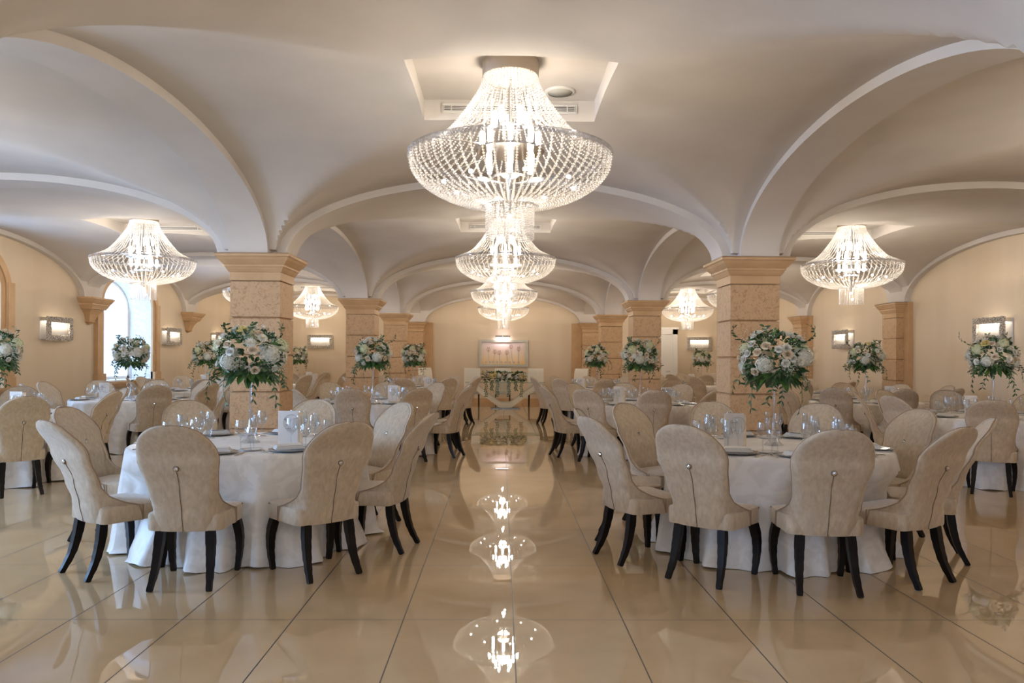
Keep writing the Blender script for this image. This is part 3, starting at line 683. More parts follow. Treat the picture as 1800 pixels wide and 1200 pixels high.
# tableware prototypes
def proto(name, mb, m_, cat, smooth=True, auto=None):
    o = mb.build(name, m_, None, smooth, auto=auto); tag(o, 'x', cat); return o
wine = proto('wine_glass', MB().lathe([(0.036, 0), (0.034, 0.002), (0.006, 0.006), (0.0038, 0.02), (0.0038, 0.092), (0.010, 0.100), (0.030, 0.118), (0.041, 0.140), (0.042, 0.160), (0.034, 0.215)], 18), 'glass', 'glass')
tumb = proto('water_glass', MB().lathe([(0.032, 0), (0.030, 0.002), (0.006, 0.006), (0.0038, 0.02), (0.0038, 0.072), (0.010, 0.080), (0.026, 0.095), (0.034, 0.115), (0.034, 0.130), (0.028, 0.170)], 18), 'glass', 'glass')
flute = proto('champagne_flute', MB().lathe([(0.029, 0), (0.027, 0.002), (0.006, 0.006), (0.0036, 0.02), (0.0036, 0.085), (0.010, 0.100), (0.020, 0.130), (0.023, 0.165), (0.019, 0.225)], 16), 'glass', 'glass')
charger = proto('charger_plate', MB().lathe([(0.001, 0.004), (0.095, 0.004), (0.105, 0.008), (0.150, 0.016), (0.153, 0.015), (0.150, 0.012), (0.10, 0.001), (0.001, 0.001)], 36), 'charger_glaze', 'plate')
bread = proto('bread_plate', MB().lathe([(0.001, 0.004), (0.048, 0.004), (0.055, 0.008), (0.078, 0.013), (0.080, 0.012), (0.055, 0.001), (0.001, 0.001)], 28), 'porcelain', 'plate')
nk = MB()
for k in range(4): nk.box(-0.105+0.004*k, 0.105-0.006*k, -0.050+0.003*k, 0.050-0.004*k, 0.0+0.0065*k, 0.0058+0.0065*k)
nk.add([(-0.09,-0.04,0.0265),(0.085,-0.035,0.0265),(0.08,0.037,0.034),(-0.085,0.04,0.030)], [(0,1,2,3)])
napkin = proto('napkin', nk, 'white_linen', 'napkin', False)
kn = MB(); kn.box(-0.005, 0.005, -0.11, -0.02, 0.001, 0.006); kn.box(-0.008, 0.007, -0.02, 0.09, 0.002, 0.004); kn.add([(-0.008, 0.09, 0.003), (0.007, 0.09, 0.003), (-0.006, 0.115, 0.003)], [(0, 1, 2)])
knife = proto('knife', kn, 'silver', 'cutlery', False)
fk = MB(); fk.tube([(0, -0.10, 0.004), (0, -0.02, 0.004), (0, 0.03, 0.008), (0, 0.05, 0.006)], [0.004, 0.0028, 0.0035, 0.010], 6)
for x_ in (-0.008, -0.0027, 0.0027, 0.008): fk.tube([(x_, 0.045, 0.006), (x_, 0.10, 0.009)], 0.0017, 4)
fork = proto('fork', fk, 'silver', 'cutlery', False)
# menu card: folded sheets with grey script, gold hoop behind
def make_menu():
    t = thing('menu_card', 'x', 'card', (0, 0, 0), 0, 'white menu cards on the tables')
    MB().box(-0.080, 0.075, -0.002, 0.001, 0, 0.255).build('card_sheet', 'paper', t, False); sheet = t.children[0]
    MB().obox((0.090, 0.010, 0.122), (0.015, 0.011, 0), (-0.0008, 0.001, 0), (0, 0, 0.122)).build('folded_flap', 'rose_cream', t, False)
    s_ = MB()
    for z_, w_ in ((0.185, 0.028), (0.174, 0.022), (0.12, 0.02)): s_.box(-w_, w_, -0.0034, -0.002, z_, z_+0.0022)
    s_.tube([(-0.024+0.006*math.sin(k*1.2), -0.003, 0.20-0.0028*k) for k in range(7)], 0.0015, 4); s_.build('script_mark', 'ink', sheet, False)
    MB().tube([(0.025+0.062*math.cos(2*PI*k/32), -0.006, 0.165+0.062*math.sin(2*PI*k/32)) for k in range(32)], 0.0022, 5, True).build('printed_hoop', 'paper_grey', sheet)
    return t
menu0 = make_menu()
# ------------------------------------------------------------------ flower stands
def leafm(m_, p, d, L_, W_, up=Vector((0, 0, 1)), bend=0.25):
    d = d.normalized(); s_ = d.cross(up)
    if s_.length < 1e-4: s_ = Vector((1, 0, 0))
    s_.normalize(); n = s_.cross(d).normalized(); V = []
    rows = [(0, 0.05), (0.25, 0.8), (0.55, 1.0), (0.8, 0.6), (1.0, 0.02)]
    for t, w_ in rows:
        c_ = p + d*L_*t - n*bend*L_*t*t*0.5
        V += [c_ - s_*W_*w_*0.5 + n*W_*0.12*w_, c_, c_ + s_*W_*w_*0.5 + n*W_*0.12*w_]
    F = []
    for i in range(4): F += [(3*i, 3*i+1, 3*i+4, 3*i+3), (3*i+1, 3*i+2, 3*i+5, 3*i+4)]
    m_.add(V, F)
def frame_of(n):
    n = n.normalized(); u = n.orthogonal().normalized(); return u, n.cross(u), n
def hydrangea(r, rnd):
    m_ = MB(); N_ = 110
    for i in range(N_):
        z = 1-1.55*(i+.5)/N_; a = i*2.39996; q = math.sqrt(max(0, 1-z*z)); n = Vector((q*math.cos(a), q*math.sin(a), z)); u, v, n = frame_of(n)
        c_ = n*r*rnd.uniform(0.84, 1.06); s_ = r*0.19; a0 = rnd.uniform(0, 6)
        for k in range(4):
            b_ = a0+k*PI/2; d = u*math.cos(b_)+v*math.sin(b_); e = n.cross(d)
            m_.add([c_, c_+d*s_*.6-e*s_*.45+n*.2*s_, c_+d*s_*1.1+n*0.1*s_, c_+d*s_*.6+e*s_*.45+n*.2*s_], [(0,1,2,3)])
    m_.lathe([(0.001, r*0.86), (r*.45, r*.66), (r*.74, r*.3), (r*.74, -r*.2), (r*.4, -r*.6)], 10)
    return m_
def rose(r, rnd, open_=1.0):
    m_ = MB()
    for layer, (rr, h_, nP, tilt) in enumerate(((0.30, 0.95, 3, 0.0), (0.52, 0.90, 4, 0.18), (0.76, 0.75, 5, 0.4), (1.0, 0.5, 6, 0.75))):
        for k in range(nP):
            a = 2*PI*k/nP+layer*0.7+rnd.uniform(-.1, .1); P = []
            for i in range(4):
                t = i/3; row = []
                for j in range(5):
                    s_ = (j/4-0.5)*2*PI/nP*1.25*(0.5+0.5*math.sin(PI*min(1, .25+t*.7))); q = r*rr*(0.35+0.65*t**0.8) + r*tilt*0.3*t*t
                    row.append((q*math.cos(a+s_), q*math.sin(a+s_), -r*0.35+r*h_*1.1*t - r*tilt*0.35*t*t - 0.1*r*abs(j/4-.5)*t))
                P.append(row)
            m_.grid(P)
    return m_
def daisy(r, rnd):
    m_ = MB()
    for layer in range(4):
        n = 16-2*layer
        for k in range(n):
            a = 2*PI*k/n+layer*.2; d = Vector((math.cos(a), math.sin(a), 0.15+0.35*layer)); leafm(m_, Vector((0, 0, 0.002*layer)), d, r*(1-0.16*layer), r*0.30, bend=0.3)
    m_.cur = 1; m_.lathe([(0.001, r*.30), (r*.16, r*.26), (r*.24, r*.14), (r*.22, 0)], 10); return m_
fl_rnd = random.Random(8)
FM = {'hydrangea': [hydrangea(0.072, fl_rnd).mesh('hydrangea', 'hydrangea_white', False), hydrangea(0.064, fl_rnd).mesh('hydrangea', 'hydrangea_green', False)],
      'rose': [rose(0.034, fl_rnd).mesh('rose', 'rose_cream'), rose(0.030, fl_rnd).mesh('rose', 'petal_white'), rose(0.040, fl_rnd).mesh('rose', 'petal_yellow')],
      'chrysanthemum': [daisy(0.045, fl_rnd).mesh('chrysanthemum', ['petal_white', 'yellow_eye'], False)]}
def make_centerpiece(seed):
    rnd = random.Random(seed)
    t = thing('flower_stand', 'x', 'flower arrangement', (0, 0, 0), 0, 'white flower arrangements on tall clear stands')
    MB().lathe([(0.075, 0.0), (0.072, 0.004), (0.045, 0.03), (0.018, 0.10), (0.010, 0.20), (0.009, 0.55), (0.02, 0.60), (0.05, 0.64)], 20).build('clear_stand', 'acrylic', t)
    CZ = 0.735; RX, RZ_ = 0.255, 0.235
    C_ = Vector((0, 0, CZ))
    lf = MB(); lm = MB()
    # green core of leaves
    for k in range(300):
        z = rnd.uniform(-0.75, 0.95); a = rnd.uniform(0, 2*PI); q = math.sqrt(1-z*z); n = Vector((q*math.cos(a), q*math.sin(a), z)); p = C_+Vector((n.x*RX*.80, n.y*RX*.80, n.z*RZ_*.80))
        d = (n+Vector((rnd.uniform(-.7, .7), rnd.uniform(-.7, .7), rnd.uniform(-.7, .4))))
        leafm(lf if k % 3 else lm, p, d, rnd.uniform(.05, .09), rnd.uniform(.022, .034), n)
    # skirt of large leaves under the ball
    for k in range(54):
        a = 2*PI*k/54+rnd.uniform(-.1, .1); d = Vector((math.cos(a), math.sin(a), rnd.uniform(-1.1, -0.15))); p = C_+Vector((math.cos(a)*.13, math.sin(a)*.13, -0.14+rnd.uniform(-.03, .03)))
        leafm(lm if k % 2 else lf, p, d, rnd.uniform(.11, .17), rnd.uniform(.035, .06), Vector((math.cos(a), math.sin(a), 1)))
    lf.build('dark_leaves', 'leaf_dark', t); lm.build('bright_leaves', 'leaf_mid', t)
    # trailing ruscus sprigs
    for k in range(15):
        a = 2*PI*k/15+rnd.uniform(-.25, .25); up_ = k % 5 == 0; m_ = MB()
        r0 = rnd.uniform(.10, .20); n_ = rnd.randint(6, 10); L_ = (rnd.uniform(.12, .22) if k % 3 else rnd.uniform(.28, .38)) if not up_ else 0.10; out = rnd.uniform(.05, .20); tw = rnd.uniform(-.7, .7)
        P = []
        for i in range(n_+1):
            s_ = i/n_
            z = CZ-0.07-L_*s_**1.5 if not up_ else CZ+0.10+0.15*s_
            r_ = r0+out*math.sin(s_*PI*0.55)-(0.03*s_ if up_ else 0)
            P.append(Vector((r_*math.cos(a+tw*s_)+rnd.uniform(-.008, .008), r_*math.sin(a+tw*s_)+rnd.uniform(-.008, .008), z)))
        m_.tube(P, 0.0018, 4)
        for i in range(1, n_+1):
            dirn = (P[i]-P[i-1]).normalized()
            for sg in (-1, 1):
                sd = Vector((-math.sin(a), math.cos(a), 0))*sg; leafm(m_, P[i], dirn*rnd.uniform(.4, 1)+sd*rnd.uniform(.4, .9)+Vector((rnd.uniform(-.4, .4), rnd.uniform(-.4, .4), rnd.uniform(-.4, .3))), rnd.uniform(.036, .058), rnd.uniform(.014, .020), Vector((math.cos(a), math.sin(a), 0.4)))
        m_.build('trailing_sprig', 'leaf_dark', t)
    # flowers
    def put(kind, idx, n, lift):
        n = n.normalized(); o = bpy.data.objects.new(kind, FM[kind][idx]); COL.objects.link(o); o.parent = t
        p = C_+Vector((n.x*RX*lift, n.y*RX*lift, n.z*RZ_*lift)); o.location = p; o.rotation_mode = 'QUATERNION'
        o.rotation_quaternion = Vector((0, 0, 1)).rotation_difference((n+Vector((0, 0, 0.15))).normalized()); o.scale = (rnd.uniform(.88, 1.12),)*3
        return n
    used = []
    def spot(minang, zlo=-0.62):
        for _ in range(400):
            z = rnd.uniform(zlo, 0.98); a = rnd.uniform(0, 2*PI); q = math.sqrt(1-z*z); n = Vector((q*math.cos(a), q*math.sin(a), z))
            if all(n.angle(u) > max(minang, m2) for u, m2 in used): return n
        return None
    a0 = rnd.uniform(0, 6)
    for k in range(7):
        n = Vector((math.cos(a0+k*2.4), math.sin(a0+k*2.4), (-.35, .35, .0, .9, -.3, .35, -.4)[k])); used.append((n.normalized(), 0.36)); put('hydrangea', k % 2 if k != 4 else 0, n, 0.88)
    for k in range(38):
        n = spot(0.19)
        if n is None: break
        used.append((n, 0.18)); kind, idx = rnd.choice((('rose', 0), ('rose', 1), ('rose', 1), ('chrysanthemum', 0), ('chrysanthemum', 0), ('rose', 2 if k % 9 == 3 else 0)))
        put(kind, idx, n, 1.02)
    bb = MB()
    for c_ in range(24):
        z = rnd.uniform(-0.5, 0.9); a = rnd.uniform(0, 2*PI); q = math.sqrt(1-z*z); n = Vector((q*math.cos(a), q*math.sin(a), z))
        for k in range(26):
            e = Vector((rnd.gauss(0, .03), rnd.gauss(0, .03), rnd.gauss(0, .03))); bb.bead(C_+Vector((n.x*RX, n.y*RX, n.z*RZ_))*1.02+e, 0.0042)
    o = bb.build('gypsophila', 'baby_breath', t, False); o['kind'] = 'stuff'
    return t
cps = [make_centerpiece(s_) for s_ in (11, 23, 37)]

def tspec(*a): return a
def ring(n, start, skip=()): return [math.radians(start+i*360/n) for i in range(n) if i not in skip]
# name, x, y, chair angles (deg, 0=right, 90=far) , radius of the backrest top
TABLES = [
 ('front table left of the aisle', -1.96, 6.03, [(-128, 1.50), (174, 1.56), (-90, 1.53), (-49, 1.58), (-10, 1.52), (42, 1.50), (83, 1.50), (130, 1.56)]),
 ('front table right of the aisle', 2.12, 5.98, [(-95, 1.57), (-129, 1.62), (-160, 1.66), (170, 1.56), (133, 1.52), (93, 1.52), (54, 1.52), (17, 1.52), (-21, 1.50), (-60, 1.52)]),
 ('middle table left of the aisle', -1.96, 11.75, [(-91, 1.64), (-57, 1.66), (-22, 1.68), (14, 1.55), (52, 1.52), (90, 1.52), (128, 1.52), (165, 1.54), (-160, 1.54), (-125, 1.6)]),
 ('middle table right of the aisle', 2.12, 11.75, [(-93, 1.62), (-128, 1.66), (-162, 1.62), (164, 1.54), (128, 1.52), (90, 1.52), (50, 1.52), (14, 1.54), (-22, 1.54), (-57, 1.58)]),
 ('rear table left of the aisle', -1.96, 17.2, [(-90, 1.6), (-54, 1.6), (-18, 1.6), (18, 1.5), (54, 1.5), (90, 1.45), (126, 1.5), (162, 1.5), (-162, 1.55), (-126, 1.6)]),
 ('rear table right of the aisle', 2.12, 17.2, [(-90, 1.6), (-54, 1.6), (-18, 1.6), (18, 1.5), (54, 1.5), (90, 1.45), (126, 1.5), (162, 1.5), (-162, 1.55), (-126, 1.6)]),
 ('first table by the windows', -5.9, 9.05, [(-48, 1.75), (43, 1.35), (-4, 1.5), (110, 1.45), (150, 1.5), (-170, 1.5), (-125, 1.5)]),
 ('second table by the windows', -5.85, 12.25, [(-52, 1.6), (-15, 1.55), (60, 1.5), (22, 1.55), (136, 1.5), (98, 1.5), (174, 1.5), (-140, 1.5)]),
 ('third table by the windows', -6.0, 15.75, [(-150, 1.45), (130, 1.5), (50, 1.5), (10, 1.5), (-30, 1.5), (170, 1.5), (-70, 1.5), (-110, 1.5)]),
 ('fourth table by the windows', -5.85, 19.1, [(-30, 1.5), (8, 1.5), (46, 1.5), (-68, 1.5), (134, 1.5), (-144, 1.5), (174, 1.5)]),
 ('fifth table by the windows', -5.9, 22.5, [(-46, 1.5), (-8, 1.5), (30, 1.5), (-84, 1.5), (68, 1.5), (135, 1.45), (-120, 1.45)]),
 ('first table by the right wall', 5.95, 9.25, [(-81, 1.6), (-165, 1.55), (157, 1.55), (118, 1.52), (-123, 1.55), (80, 1.52), (-42, 1.55), (-3, 1.5), (38, 1.5)]),
 ('second table by the right wall', 5.97, 12.55, [(-132, 1.57), (-95, 1.57), (-58, 1.55), (-169, 1.55), (154, 1.52), (117, 1.5), (80, 1.5), (42, 1.5), (4, 1.5)]),
 ('third table by the right wall', 6.0, 16.1, [(-100, 1.5), (-140, 1.5), (175, 1.5), (135, 1.5), (92, 1.5), (50, 1.5), (-55, 1.5), (0, 1.5)]),
 ('fourth table by the right wall', 5.95, 19.4, [(-150, 1.5), (171, 1.5), (133, 1.5), (-110, 1.5), (55, 1.45), (15, 1.45), (-45, 1.45)]),
 ('fifth table by the right wall', 5.9, 22.6, [(-100, 1.5), (-140, 1.5), (180, 1.5), (140, 1.45), (-55, 1.5), (60, 1.45), (100, 1.4)]),
]
jit = random.Random(5)
for ti, (tn, tx, ty, chs) in enumerate(TABLES):
    far = ty > 14
    chs = [(ad, max(rt, 1.52 if len(chs) > 9 else 1.47)) for ad, rt in chs]
    o = bpy.data.objects.new('tablecloth', cloth_mesh(ti+1, chs)); COL.objects.link(o); o.location = (tx, ty, 0)
    tag(o, 'white floor-length satin cloth on the %s' % tn, 'tablecloth', 'white round tablecloths')
    # flower stand
    fo = copy_tree(cps[ti % 3 if ti > 1 else (0, 1)[ti]]); fo.location = (tx+0.01, ty, TZ+0.001); fo.rotation_euler = (0, 0, (0.4, 2.2, 1.1, 4.0, 5.2, 3.1)[ti % 6])
    if ti < 2: fo.scale = (1, 1, 0.93)
    fo['label'] = 'tall white and green flower arrangement on the %s' % tn
    # menu card
    mo = place(menu0, (tx+(0.34 if ti % 2 == 0 else -0.34), ty-0.13, TZ+0.001), -0.12 if ti % 2 == 0 else 0.10, 'upright white menu card on the %s' % tn)
    for (ad, rt) in chs:
        a = math.radians(ad); dx, dy = math.cos(a), math.sin(a); face = a+PI+jit.uniform(-.05, .05)
        r_ = rt-0.455
        cx_, cy_ = tx+r_*dx*1.0, ty+r_*dy*1.0
        # keep backs where they stand, turn about the chair
        place(chair0, (cx_, cy_, 0), face-PI/2, 'beige velvet chair at %s, %s' % (tn, SECT[sector(a)]), 'beige velvet chairs around the round tables', skip=('button', 'back_seam', 'piping') if far else ())
        if tn.startswith('fourth'): continue
        where = '%s, %s' % (tn, SECT[sector(a)])
        def at(r, s_, z=TZ): return (tx+r*dx-s_*dy, ty+r*dy+s_*dx, z)
        def ware(p, r, s_, z, rz, what, grp):
            c_ = p.copy(); COL.objects.link(c_); c_.location = at(r, s_, z); c_.rotation_euler = (0, 0, rz); c_['label'] = what+' at '+where; c_['group'] = grp; return c_
        ware(charger, 0.715, 0, TZ+0.001, 0, 'grey charger plate', 'charger plates'); ware(napkin, 0.70, 0.0, TZ+0.0165, a+PI/2+jit.uniform(-.5, .5), 'folded white napkin', 'folded napkins')
        ware(wine, 0.50+jit.uniform(-.02, .02), 0.11, TZ+0.001, 0, 'stemmed wine glass', 'wine glasses')
        if not far or abs(tx) < 3: ware(flute, 0.46, 0.19+jit.uniform(-.01, .01), TZ+0.001, 0, 'slim champagne flute', 'champagne flutes')
        if not far:
            ware(tumb, 0.56, 0.195, TZ+0.001, 0, 'water glass', 'water glasses')
            ware(bread, 0.52, -0.17 if len(chs) > 8 else -0.2, TZ+0.001, 0, 'white bread plate', 'bread plates')
        if ty < 13 and abs(tx) < 3:
            ware(knife, 0.72, 0.178, TZ+0.001, a+PI/2, 'silver knife', 'cutlery'); ware(fork, 0.72, -0.178, TZ+0.001, a+PI/2, 'silver fork', 'cutlery')
for p_ in (chair0, menu0, wine, tumb, flute, charger, bread, napkin, knife, fork, *cps): drop(p_)

# ================================================================== HEAD TABLE
ht_ = thing('head_table', 'long glass-topped head table with curved cream base under the painting', 'table', (0.13, 22.35, 0))
MB().box(-1.15, 1.15, -0.45, 0.45, 0.742, 0.757).build('glass_top', 'table_glass', ht_, False)
def band(y0, y1):
    b_ = MB(); P = []
    top, bot = [], []
    for i in range(33):
        s_ = -1+2*i/32; x = 1.02*s_; z = 0.05 + 0.66*(abs(s_)**1.5 if abs(s_) > 0.0 else 0)
        top.append((x, z))
    cen = [(x, 0.10+0.63*max(0, (abs(x)-0.16)/0.86)**0.95) for x, z in top]
    for (x, z) in cen: P.append((x, z))
    hw_ = 0.085
    U = [(x, z+hw_) for x, z in P]; D = [(x, max(0.02, z-hw_)) for x, z in P]; U = [(x, min(0.74, z)) for x, z in U]; D = [(x, min(0.70, z)) for x, z in D]
    n = len(P); V = [(x, y0, z) for x, z in U]+[(x, y0, z) for x, z in D]+[(x, y1, z) for x, z in U]+[(x, y1, z) for x, z in D]; F = []
    for i in range(n-1): F += [(i, n+i, n+i+1, i+1), (2*n+i, 2*n+i+1, 3*n+i+1, 3*n+i), (i, i+1, 2*n+i+1, 2*n+i), (n+i, 3*n+i, 3*n+i+1, n+i+1)]
    F += [(0, 2*n, 3*n, n), (n-1, 2*n-1, 4*n-1, 3*n-1)]
    return b_.add(V, F)
band(-0.30, -0.22).build('curved_support', 'cream_leather', ht_, auto=40); band(0.22, 0.30).build('curved_support', 'cream_leather', ht_, auto=40)
MB().box(-0.42, 0.42, -0.36, 0.36, 0.0, 0.03).build('base_plate', 'smoked_steel', ht_, False)
rnd = random.Random(4)
fg = thing('flower_garland', 'long low garland of cream and yellow roses on the head table', 'flower arrangement', (0.08, 22.25, 0.758))
lf = MB(); lm = MB()
for k in range(620):
    x = rnd.uniform(-.62, .62); a = rnd.uniform(-0.3, PI+0.3); p = Vector((x, 0.15*math.cos(a), 0.10+0.13*math.sin(a))); d = Vector((rnd.uniform(-.8, .8)+(x*1.2), math.cos(a), math.sin(a)*0.7+rnd.uniform(-.4, .3)))
    leafm(lf if k % 3 else lm, p, d, rnd.uniform(.09, .13), rnd.uniform(.045, .06))
lf.build('dark_leaves', 'leaf_dark', fg); lm.build('bright_leaves', 'leaf_mid', fg)
for k in range(48):
    kind, idx = rnd.choice((('rose', 0), ('rose', 1), ('rose', 2), ('rose', 0), ('chrysanthemum', 0))); a = rnd.uniform(0.1, PI-0.1)
    o = bpy.data.objects.new(kind, FM[kind][idx]); COL.objects.link(o); o.parent = fg; n = Vector((rnd.uniform(-.2, .2), -abs(math.cos(a))-0.2 if k % 2 else math.cos(a), math.sin(a)+.2)).normalized()
    o.location = Vector((-0.62+1.24*k/47, n.y*0.20, 0.11+n.z*0.16)); o.rotation_mode = 'QUATERNION'; o.rotation_quaternion = Vector((0, 0, 1)).rotation_difference(n); o.scale = (1.6,)*3
for k, x in enumerate((-0.5, -0.18, 0.14, 0.50, -0.34, 0.34)):
    m_ = MB(); L_ = 0.42 if k < 4 else 0.25; y_ = -0.16; P = [Vector((x+0.02*math.sin(i), -0.12-0.36*min(1, i/3)-0.0*i, 0.06-0.0 if i < 3 else 0.06-L_*(i-3)/9)) for i in range(13)]
    P = [Vector((x+0.015*math.sin(i*1.3+k), -0.12-0.38*min(1, i/3), (0.05 if i < 3 else 0.05-L_*(i-3)/9))) for i in range(13)]
    m_.tube(P, 0.002, 4)
    for i in range(2, 13):
        for sg in (-1, 1): leafm(m_, P[i], Vector((sg, -0.2, -0.8)), .065, .026, Vector((0, -1, 0.2)))
    m_.build('trailing_sprig', 'leaf_dark', fg)
def make_scroll_chair():
    t = thing('scroll_back_chair', 'x', 'chair', (0, 0, 0), 0, 'cream leather chairs at the head table')
    P = [(-.20, .45), (-.215, .60), (-.235, .80), (-.26, 1.0), (-.29, 1.10), (-.325, 1.145), (-.355, 1.13), (-.36, 1.10), (-.335, 1.085)]
    P = smooth_prof(P); m_ = MB(); hw_ = 0.24
    m_.grid([[(-hw_, y, z) for y, z in P], [(hw_, y, z) for y, z in P]]); m_.grid([[(hw_, y-0.05, z+0.0) for y, z in P[:30]], [(-hw_, y-0.05, z) for y, z in P[:30]]])
    for sx_ in (-hw_, hw_): m_.grid([[(sx_, y, z) for y, z in P[:30]], [(sx_, y-0.05, z) for y, z in P[:30]]])
    m_.build('backrest', 'cream_leather', t, auto=50)
    MB().box(-.24, .24, -.24, .24, .38, .48).build('seat', 'cream_leather', t, False)
    nh = MB()
    for i in range(18):
        for y_ in (0.242,): nh.bead((-0.225+0.45*i/17, y_, 0.39), 0.007)
    nh.build('nailhead_trim', 'silver', t, False)
    for sx_ in (-1, 1):
        MB().tube([(sx_*.21, .21, .39), (sx_*.21, .215, 0)], [.026, .018], 4).build('leg', 'black_wood', t, False); MB().tube([(sx_*.21, -.21, .39), (sx_*.215, -.27, 0)], [.026, .018], 4).build('leg', 'black_wood', t, False)
    return t
sc = make_scroll_chair()
for x, y, r_, lab in ((-.87, 23.0, PI, 'cream leather scroll-back chair at head table, left of the middle one'), (.055, 23.0, PI, 'cream leather scroll-back chair in the middle behind the flower garland'), (1.05, 23.0, PI, 'cream leather scroll-back chair at head table, right of the middle one'),
                     (-2.12, 23.2, PI+0.7, 'cream leather scroll-back chair by the left far pilaster'), (2.26, 23.2, PI-0.7, 'cream leather scroll-back chair by the right far pilaster')):
    place(sc, (x, y, 0), r_, lab, 'cream leather chairs at the head table')
drop(sc)
# white slatted chair behind the middle right table
wc = thing('slatted_chair', 'white wooden chair with slatted back before the second right column', 'chair', (3.05, 14.0, 0), 0.1)
MB().box(-.2, .2, -.2, .2, .44, .47).build('seat', 'white_lacquer', wc, False)
fr = MB(); fr.tube([(-.2, -.19, 0), (-.2, -.2, .45), (-.2, -.25, .92)], .014, 6); fr.tube([(.2, -.19, 0), (.2, -.2, .45), (.2, -.25, .92)], .014, 6)
for z_, y_ in ((.92, -.25), (.72, -.228), (.60, -.215)): fr.tube([(-.2, y_, z_), (.2, y_, z_)], .013, 6)
for k in range(5): x_ = -.133+.0665*k; fr.tube([(x_, -.215, .60), (x_, -.25, .92)], .009, 5)
fr.build('slatted_back', 'white_lacquer', wc)
for sx_ in (-1, 1): MB().tube([(sx_*.18, .18, .45), (sx_*.18, .19, 0)], .014, 6).build('leg', 'white_lacquer', wc)
# painting with tulips and its picture lamp
pt = thing('painting', 'wide framed painting of pale tulips on the far wall', 'painting', (0.08, YF-0.03, 1.615))
m = bpy.data.materials.new('painting_canvas'); m.use_nodes = True; nt = m.node_tree; N = nt.nodes; L = nt.links; b = N['Principled BSDF']
tc = N.new('ShaderNodeTexCoord'); sp = N.new('ShaderNodeSeparateXYZ'); L.new(tc.outputs['Object'], sp.inputs[0]); no = N.new('ShaderNodeTexNoise'); no.inputs['Scale'].default_value = 4; L.new(tc.outputs['Object'], no.inputs['Vector'])
ad = N.new('ShaderNodeMath'); ad.operation = 'MULTIPLY_ADD'; ad.inputs[1].default_value = 0.25; L.new(no.outputs['Fac'], ad.inputs[0]); L.new(sp.outputs[2], ad.inputs[2])
rr = N.new('ShaderNodeMapRange'); rr.inputs[1].default_value = -0.3; rr.inputs[2].default_value = 0.45; L.new(ad.outputs[0], rr.inputs[0])
rp = N.new('ShaderNodeValToRGB'); e_ = rp.color_ramp.elements; e_[0].color = (0.78, 0.50, 0.16, 1); e_[1].color = (0.72, 0.60, 0.60, 1); x_ = e_.new(0.45); x_.color = (0.78, 0.62, 0.45, 1); L.new(rr.outputs[0], rp.inputs[0]); L.new(rp.outputs[0], b.inputs['Base Color']); M['painting_canvas'] = m
MB().box(-.73, .73, -.01, .02, -.37, .37).build('canvas', 'painting_canvas', pt, False); canvas_o = pt.children[0]
q = MB()
for a_ in ((-.80, .80, .36, .44), (-.80, .80, -.44, -.36)): q.box(a_[0], a_[1], -.05, .03, a_[2], a_[3])
for a_ in ((-.80, -.72), (.72, .80)): q.box(a_[0], a_[1], -.05, .03, -.36, .36)
q.build('picture_frame', 'frame_grey', pt, False)
mat('tulip_grey', (0.42, 0.44, 0.46), 0.6); mat('tulip_line', (0.38, 0.22, 0.20), 0.6)
q = MB(); q2 = MB(); rnd = random.Random(9)
for x0 in (-.48, -.32, -.14, .28, .48, .12):
    hh = rnd.uniform(.28, .50); tp = (x0+rnd.uniform(-.05, .05), -.012, -.34+hh)
    q.tube([(x0+.03, -.012, -.36), (x0, -.012, -.2), tp], .010, 4)
    for s_ in (-1, 1): q2.tube([tp, (tp[0]+s_*.055, -.012, tp[2]+.05), (tp[0]+s_*.03, -.012, tp[2]+.15)], .009, 4); q2.tube([tp, (tp[0]+s_*.015, -.012, tp[2]+.07), (tp[0]-s_*.02, -.012, tp[2]+.14)], .008, 4)
for k in range(9):
    x0 = -.6+.14*k; leafm(q, Vector((x0, -.013, -.34)), Vector((rnd.choice((-1, 1))*.7, 0, 1)), .24, .07, Vector((0, -1, 0)), 0.4)
q.build('painted_leaves', 'tulip_grey', canvas_o, False); q2.build('painted_tulips', 'tulip_line', canvas_o, False)
pl = thing('picture_lamp', 'small chrome picture lamp above the tulip painting', 'lamp', (0.05, YF, 2.16))
MB().tube([(-.24, -.16, .0), (.24, -.16, .0)], .032, 10).build('lamp_shade', 'chrome', pl); MB().tube([(0, 0, 0), (0, -.16, 0)], .012, 8).build('arm', 'chrome', pl)
MB().box(-.2, .2, -.17, -.15, -.042, -.033).build('lamp_tube', 'tube', pl, False)
l = bpy.data.lights.new('lamp_light', 'AREA'); l.shape = 'RECTANGLE'; l.size = 0.42; l.size_y = 0.03; l.energy = 2.0; l.color = (1, .86, .95); o = bpy.data.objects.new('lamp_light', l); COL.objects.link(o); o.parent = pl; o.location = (0, -.16, -.05); o.rotation_euler = (math.radians(35), 0, 0)
l = bpy.data.lights.new('lamp_light', 'AREA'); l.shape = 'RECTANGLE'; l.size = 0.42; l.size_y = 0.03; l.energy = 0.45; l.color = (1, .80, .98); o = bpy.data.objects.new('lamp_light', l); COL.objects.link(o); o.parent = pl; o.location = (0, -.16, .05); o.rotation_euler = (math.radians(145), 0, 0)

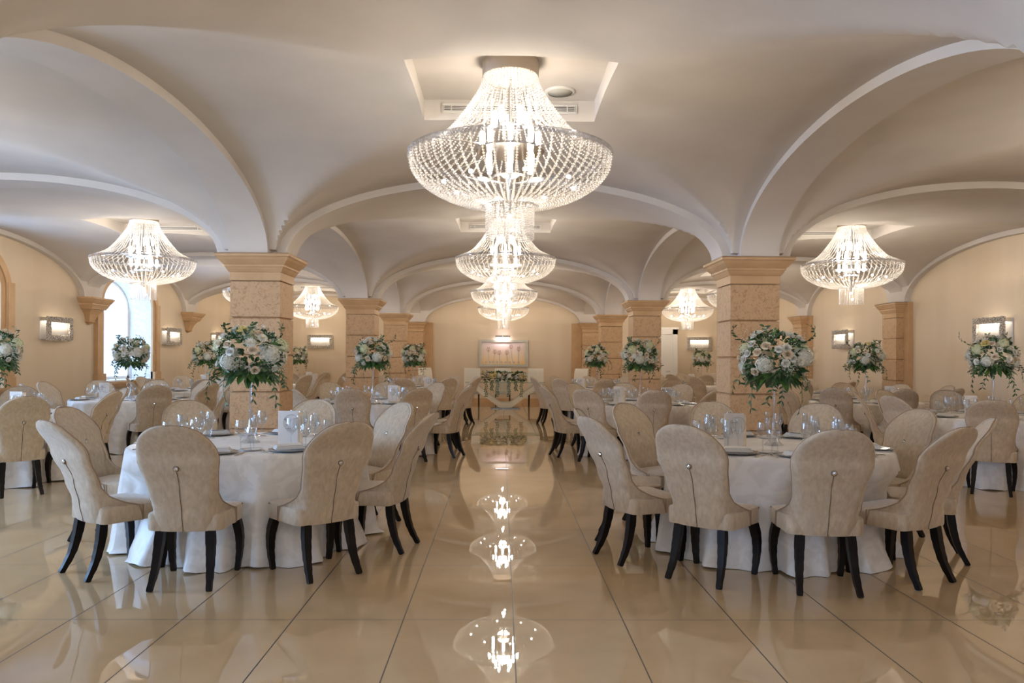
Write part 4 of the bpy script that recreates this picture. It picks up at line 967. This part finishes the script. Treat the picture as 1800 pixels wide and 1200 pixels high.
# ================================================================== WALL SCONCES
def make_sconce():
    t = thing('wall_sconce', 'x', 'wall lamp', (0, 0, 0), 0, 'silver framed wall lamps')    # local -Y is out of the wall
    q = MB(); W_, H_ = .40, .215; w_ = .10
    rnd = random.Random(2)
    for x0, x1, z0, z1 in ((-W_, W_, H_-w_, H_), (-W_, W_, -H_, -H_+w_), (-W_, -W_+w_, -H_+w_, H_-w_), (W_-w_, W_, -H_+w_, H_-w_)):
        q.box(x0, x1, -.17, -.14, z0, z1)
        n_ = int((x1-x0)*(z1-z0)*5200)
        for k in range(n_): q.bead((rnd.uniform(x0+.01, x1-.01), -.172, rnd.uniform(z0+.01, z1-.01)), rnd.uniform(.012, .024))
    q.build('ornate_frame', 'ornate_silver', t, False)
    MB().box(-W_+.02, W_-.02, -.012, 0, -H_+.02, H_-.02).build('wall_plate', 'vent_white', t, False)
    q = MB(); q.box(-W_+.03, -W_+.05, -.14, -.01, H_-.08, H_-.02); q.box(W_-.05, W_-.03, -.14, -.01, H_-.08, H_-.02); q.build('bracket', 'chrome', t, False)
    q = MB()
    for k in range(22): x_ = -.29+.58*k/21; q.tube([(x_, -.13, H_-.07), (x_, -.13, -H_+.07)], .009, 6)
    q.build('crystal_rods', 'crystal', t, False)
    MB().tube([(-.33, -.075, .12), (.33, -.075, .12)], .016, 8).build('lamp_tube', 'tube', t)
    l = bpy.data.lights.new('sconce_light', 'AREA'); l.shape = 'RECTANGLE'; l.size = .62; l.size_y = .10; l.energy = 1.7; l.color = (1, .82, .62)
    o = bpy.data.objects.new('sconce_light', l); COL.objects.link(o); o.parent = t; o.location = (0, -.07, .05); o.rotation_euler = (-PI/2, 0, 0)
    return t
sc = make_sconce(); SZ = 1.93
for x, y, r_, lab in ((XL, 14.25, PI/2, 'silver framed wall lamp between the two windows'), (XL, 19.2, PI/2, 'silver framed wall lamp right of the second window'), (XL, 22.4, PI/2, 'silver framed wall lamp beyond the windows, behind front flowers'),
                      (XR, 12.45, -PI/2, 'nearest silver framed wall lamp on the right wall'), (XR, 17.95, -PI/2, 'second silver framed wall lamp on the right wall'),
                      (-5.85, YF, 0, 'silver framed wall lamp on the far wall, left side'), (6.45, YF, 0, 'silver framed wall lamp on the far wall, right side')):
    place(sc, (x, y, SZ if abs(x) > 8 else SZ+.03), r_, lab, 'silver framed wall lamps')
drop(sc)
# low grille box at the right wall
rc = thing('radiator_cover', 'low cream radiator cover with grille against the right wall', 'radiator', (XR-0.035, 13.9, 0.0), -PI/2)
MB().box(-.45, .45, -.16, 0.0, 0, .80).build('cover_body', 'wall_paint', rc, False)
q = MB()
for k in range(12): q.box(-.38, .38, -.168, -.16, .12+.052*k, .14+.052*k)
q.build('grille', 'vent_white', rc, False)
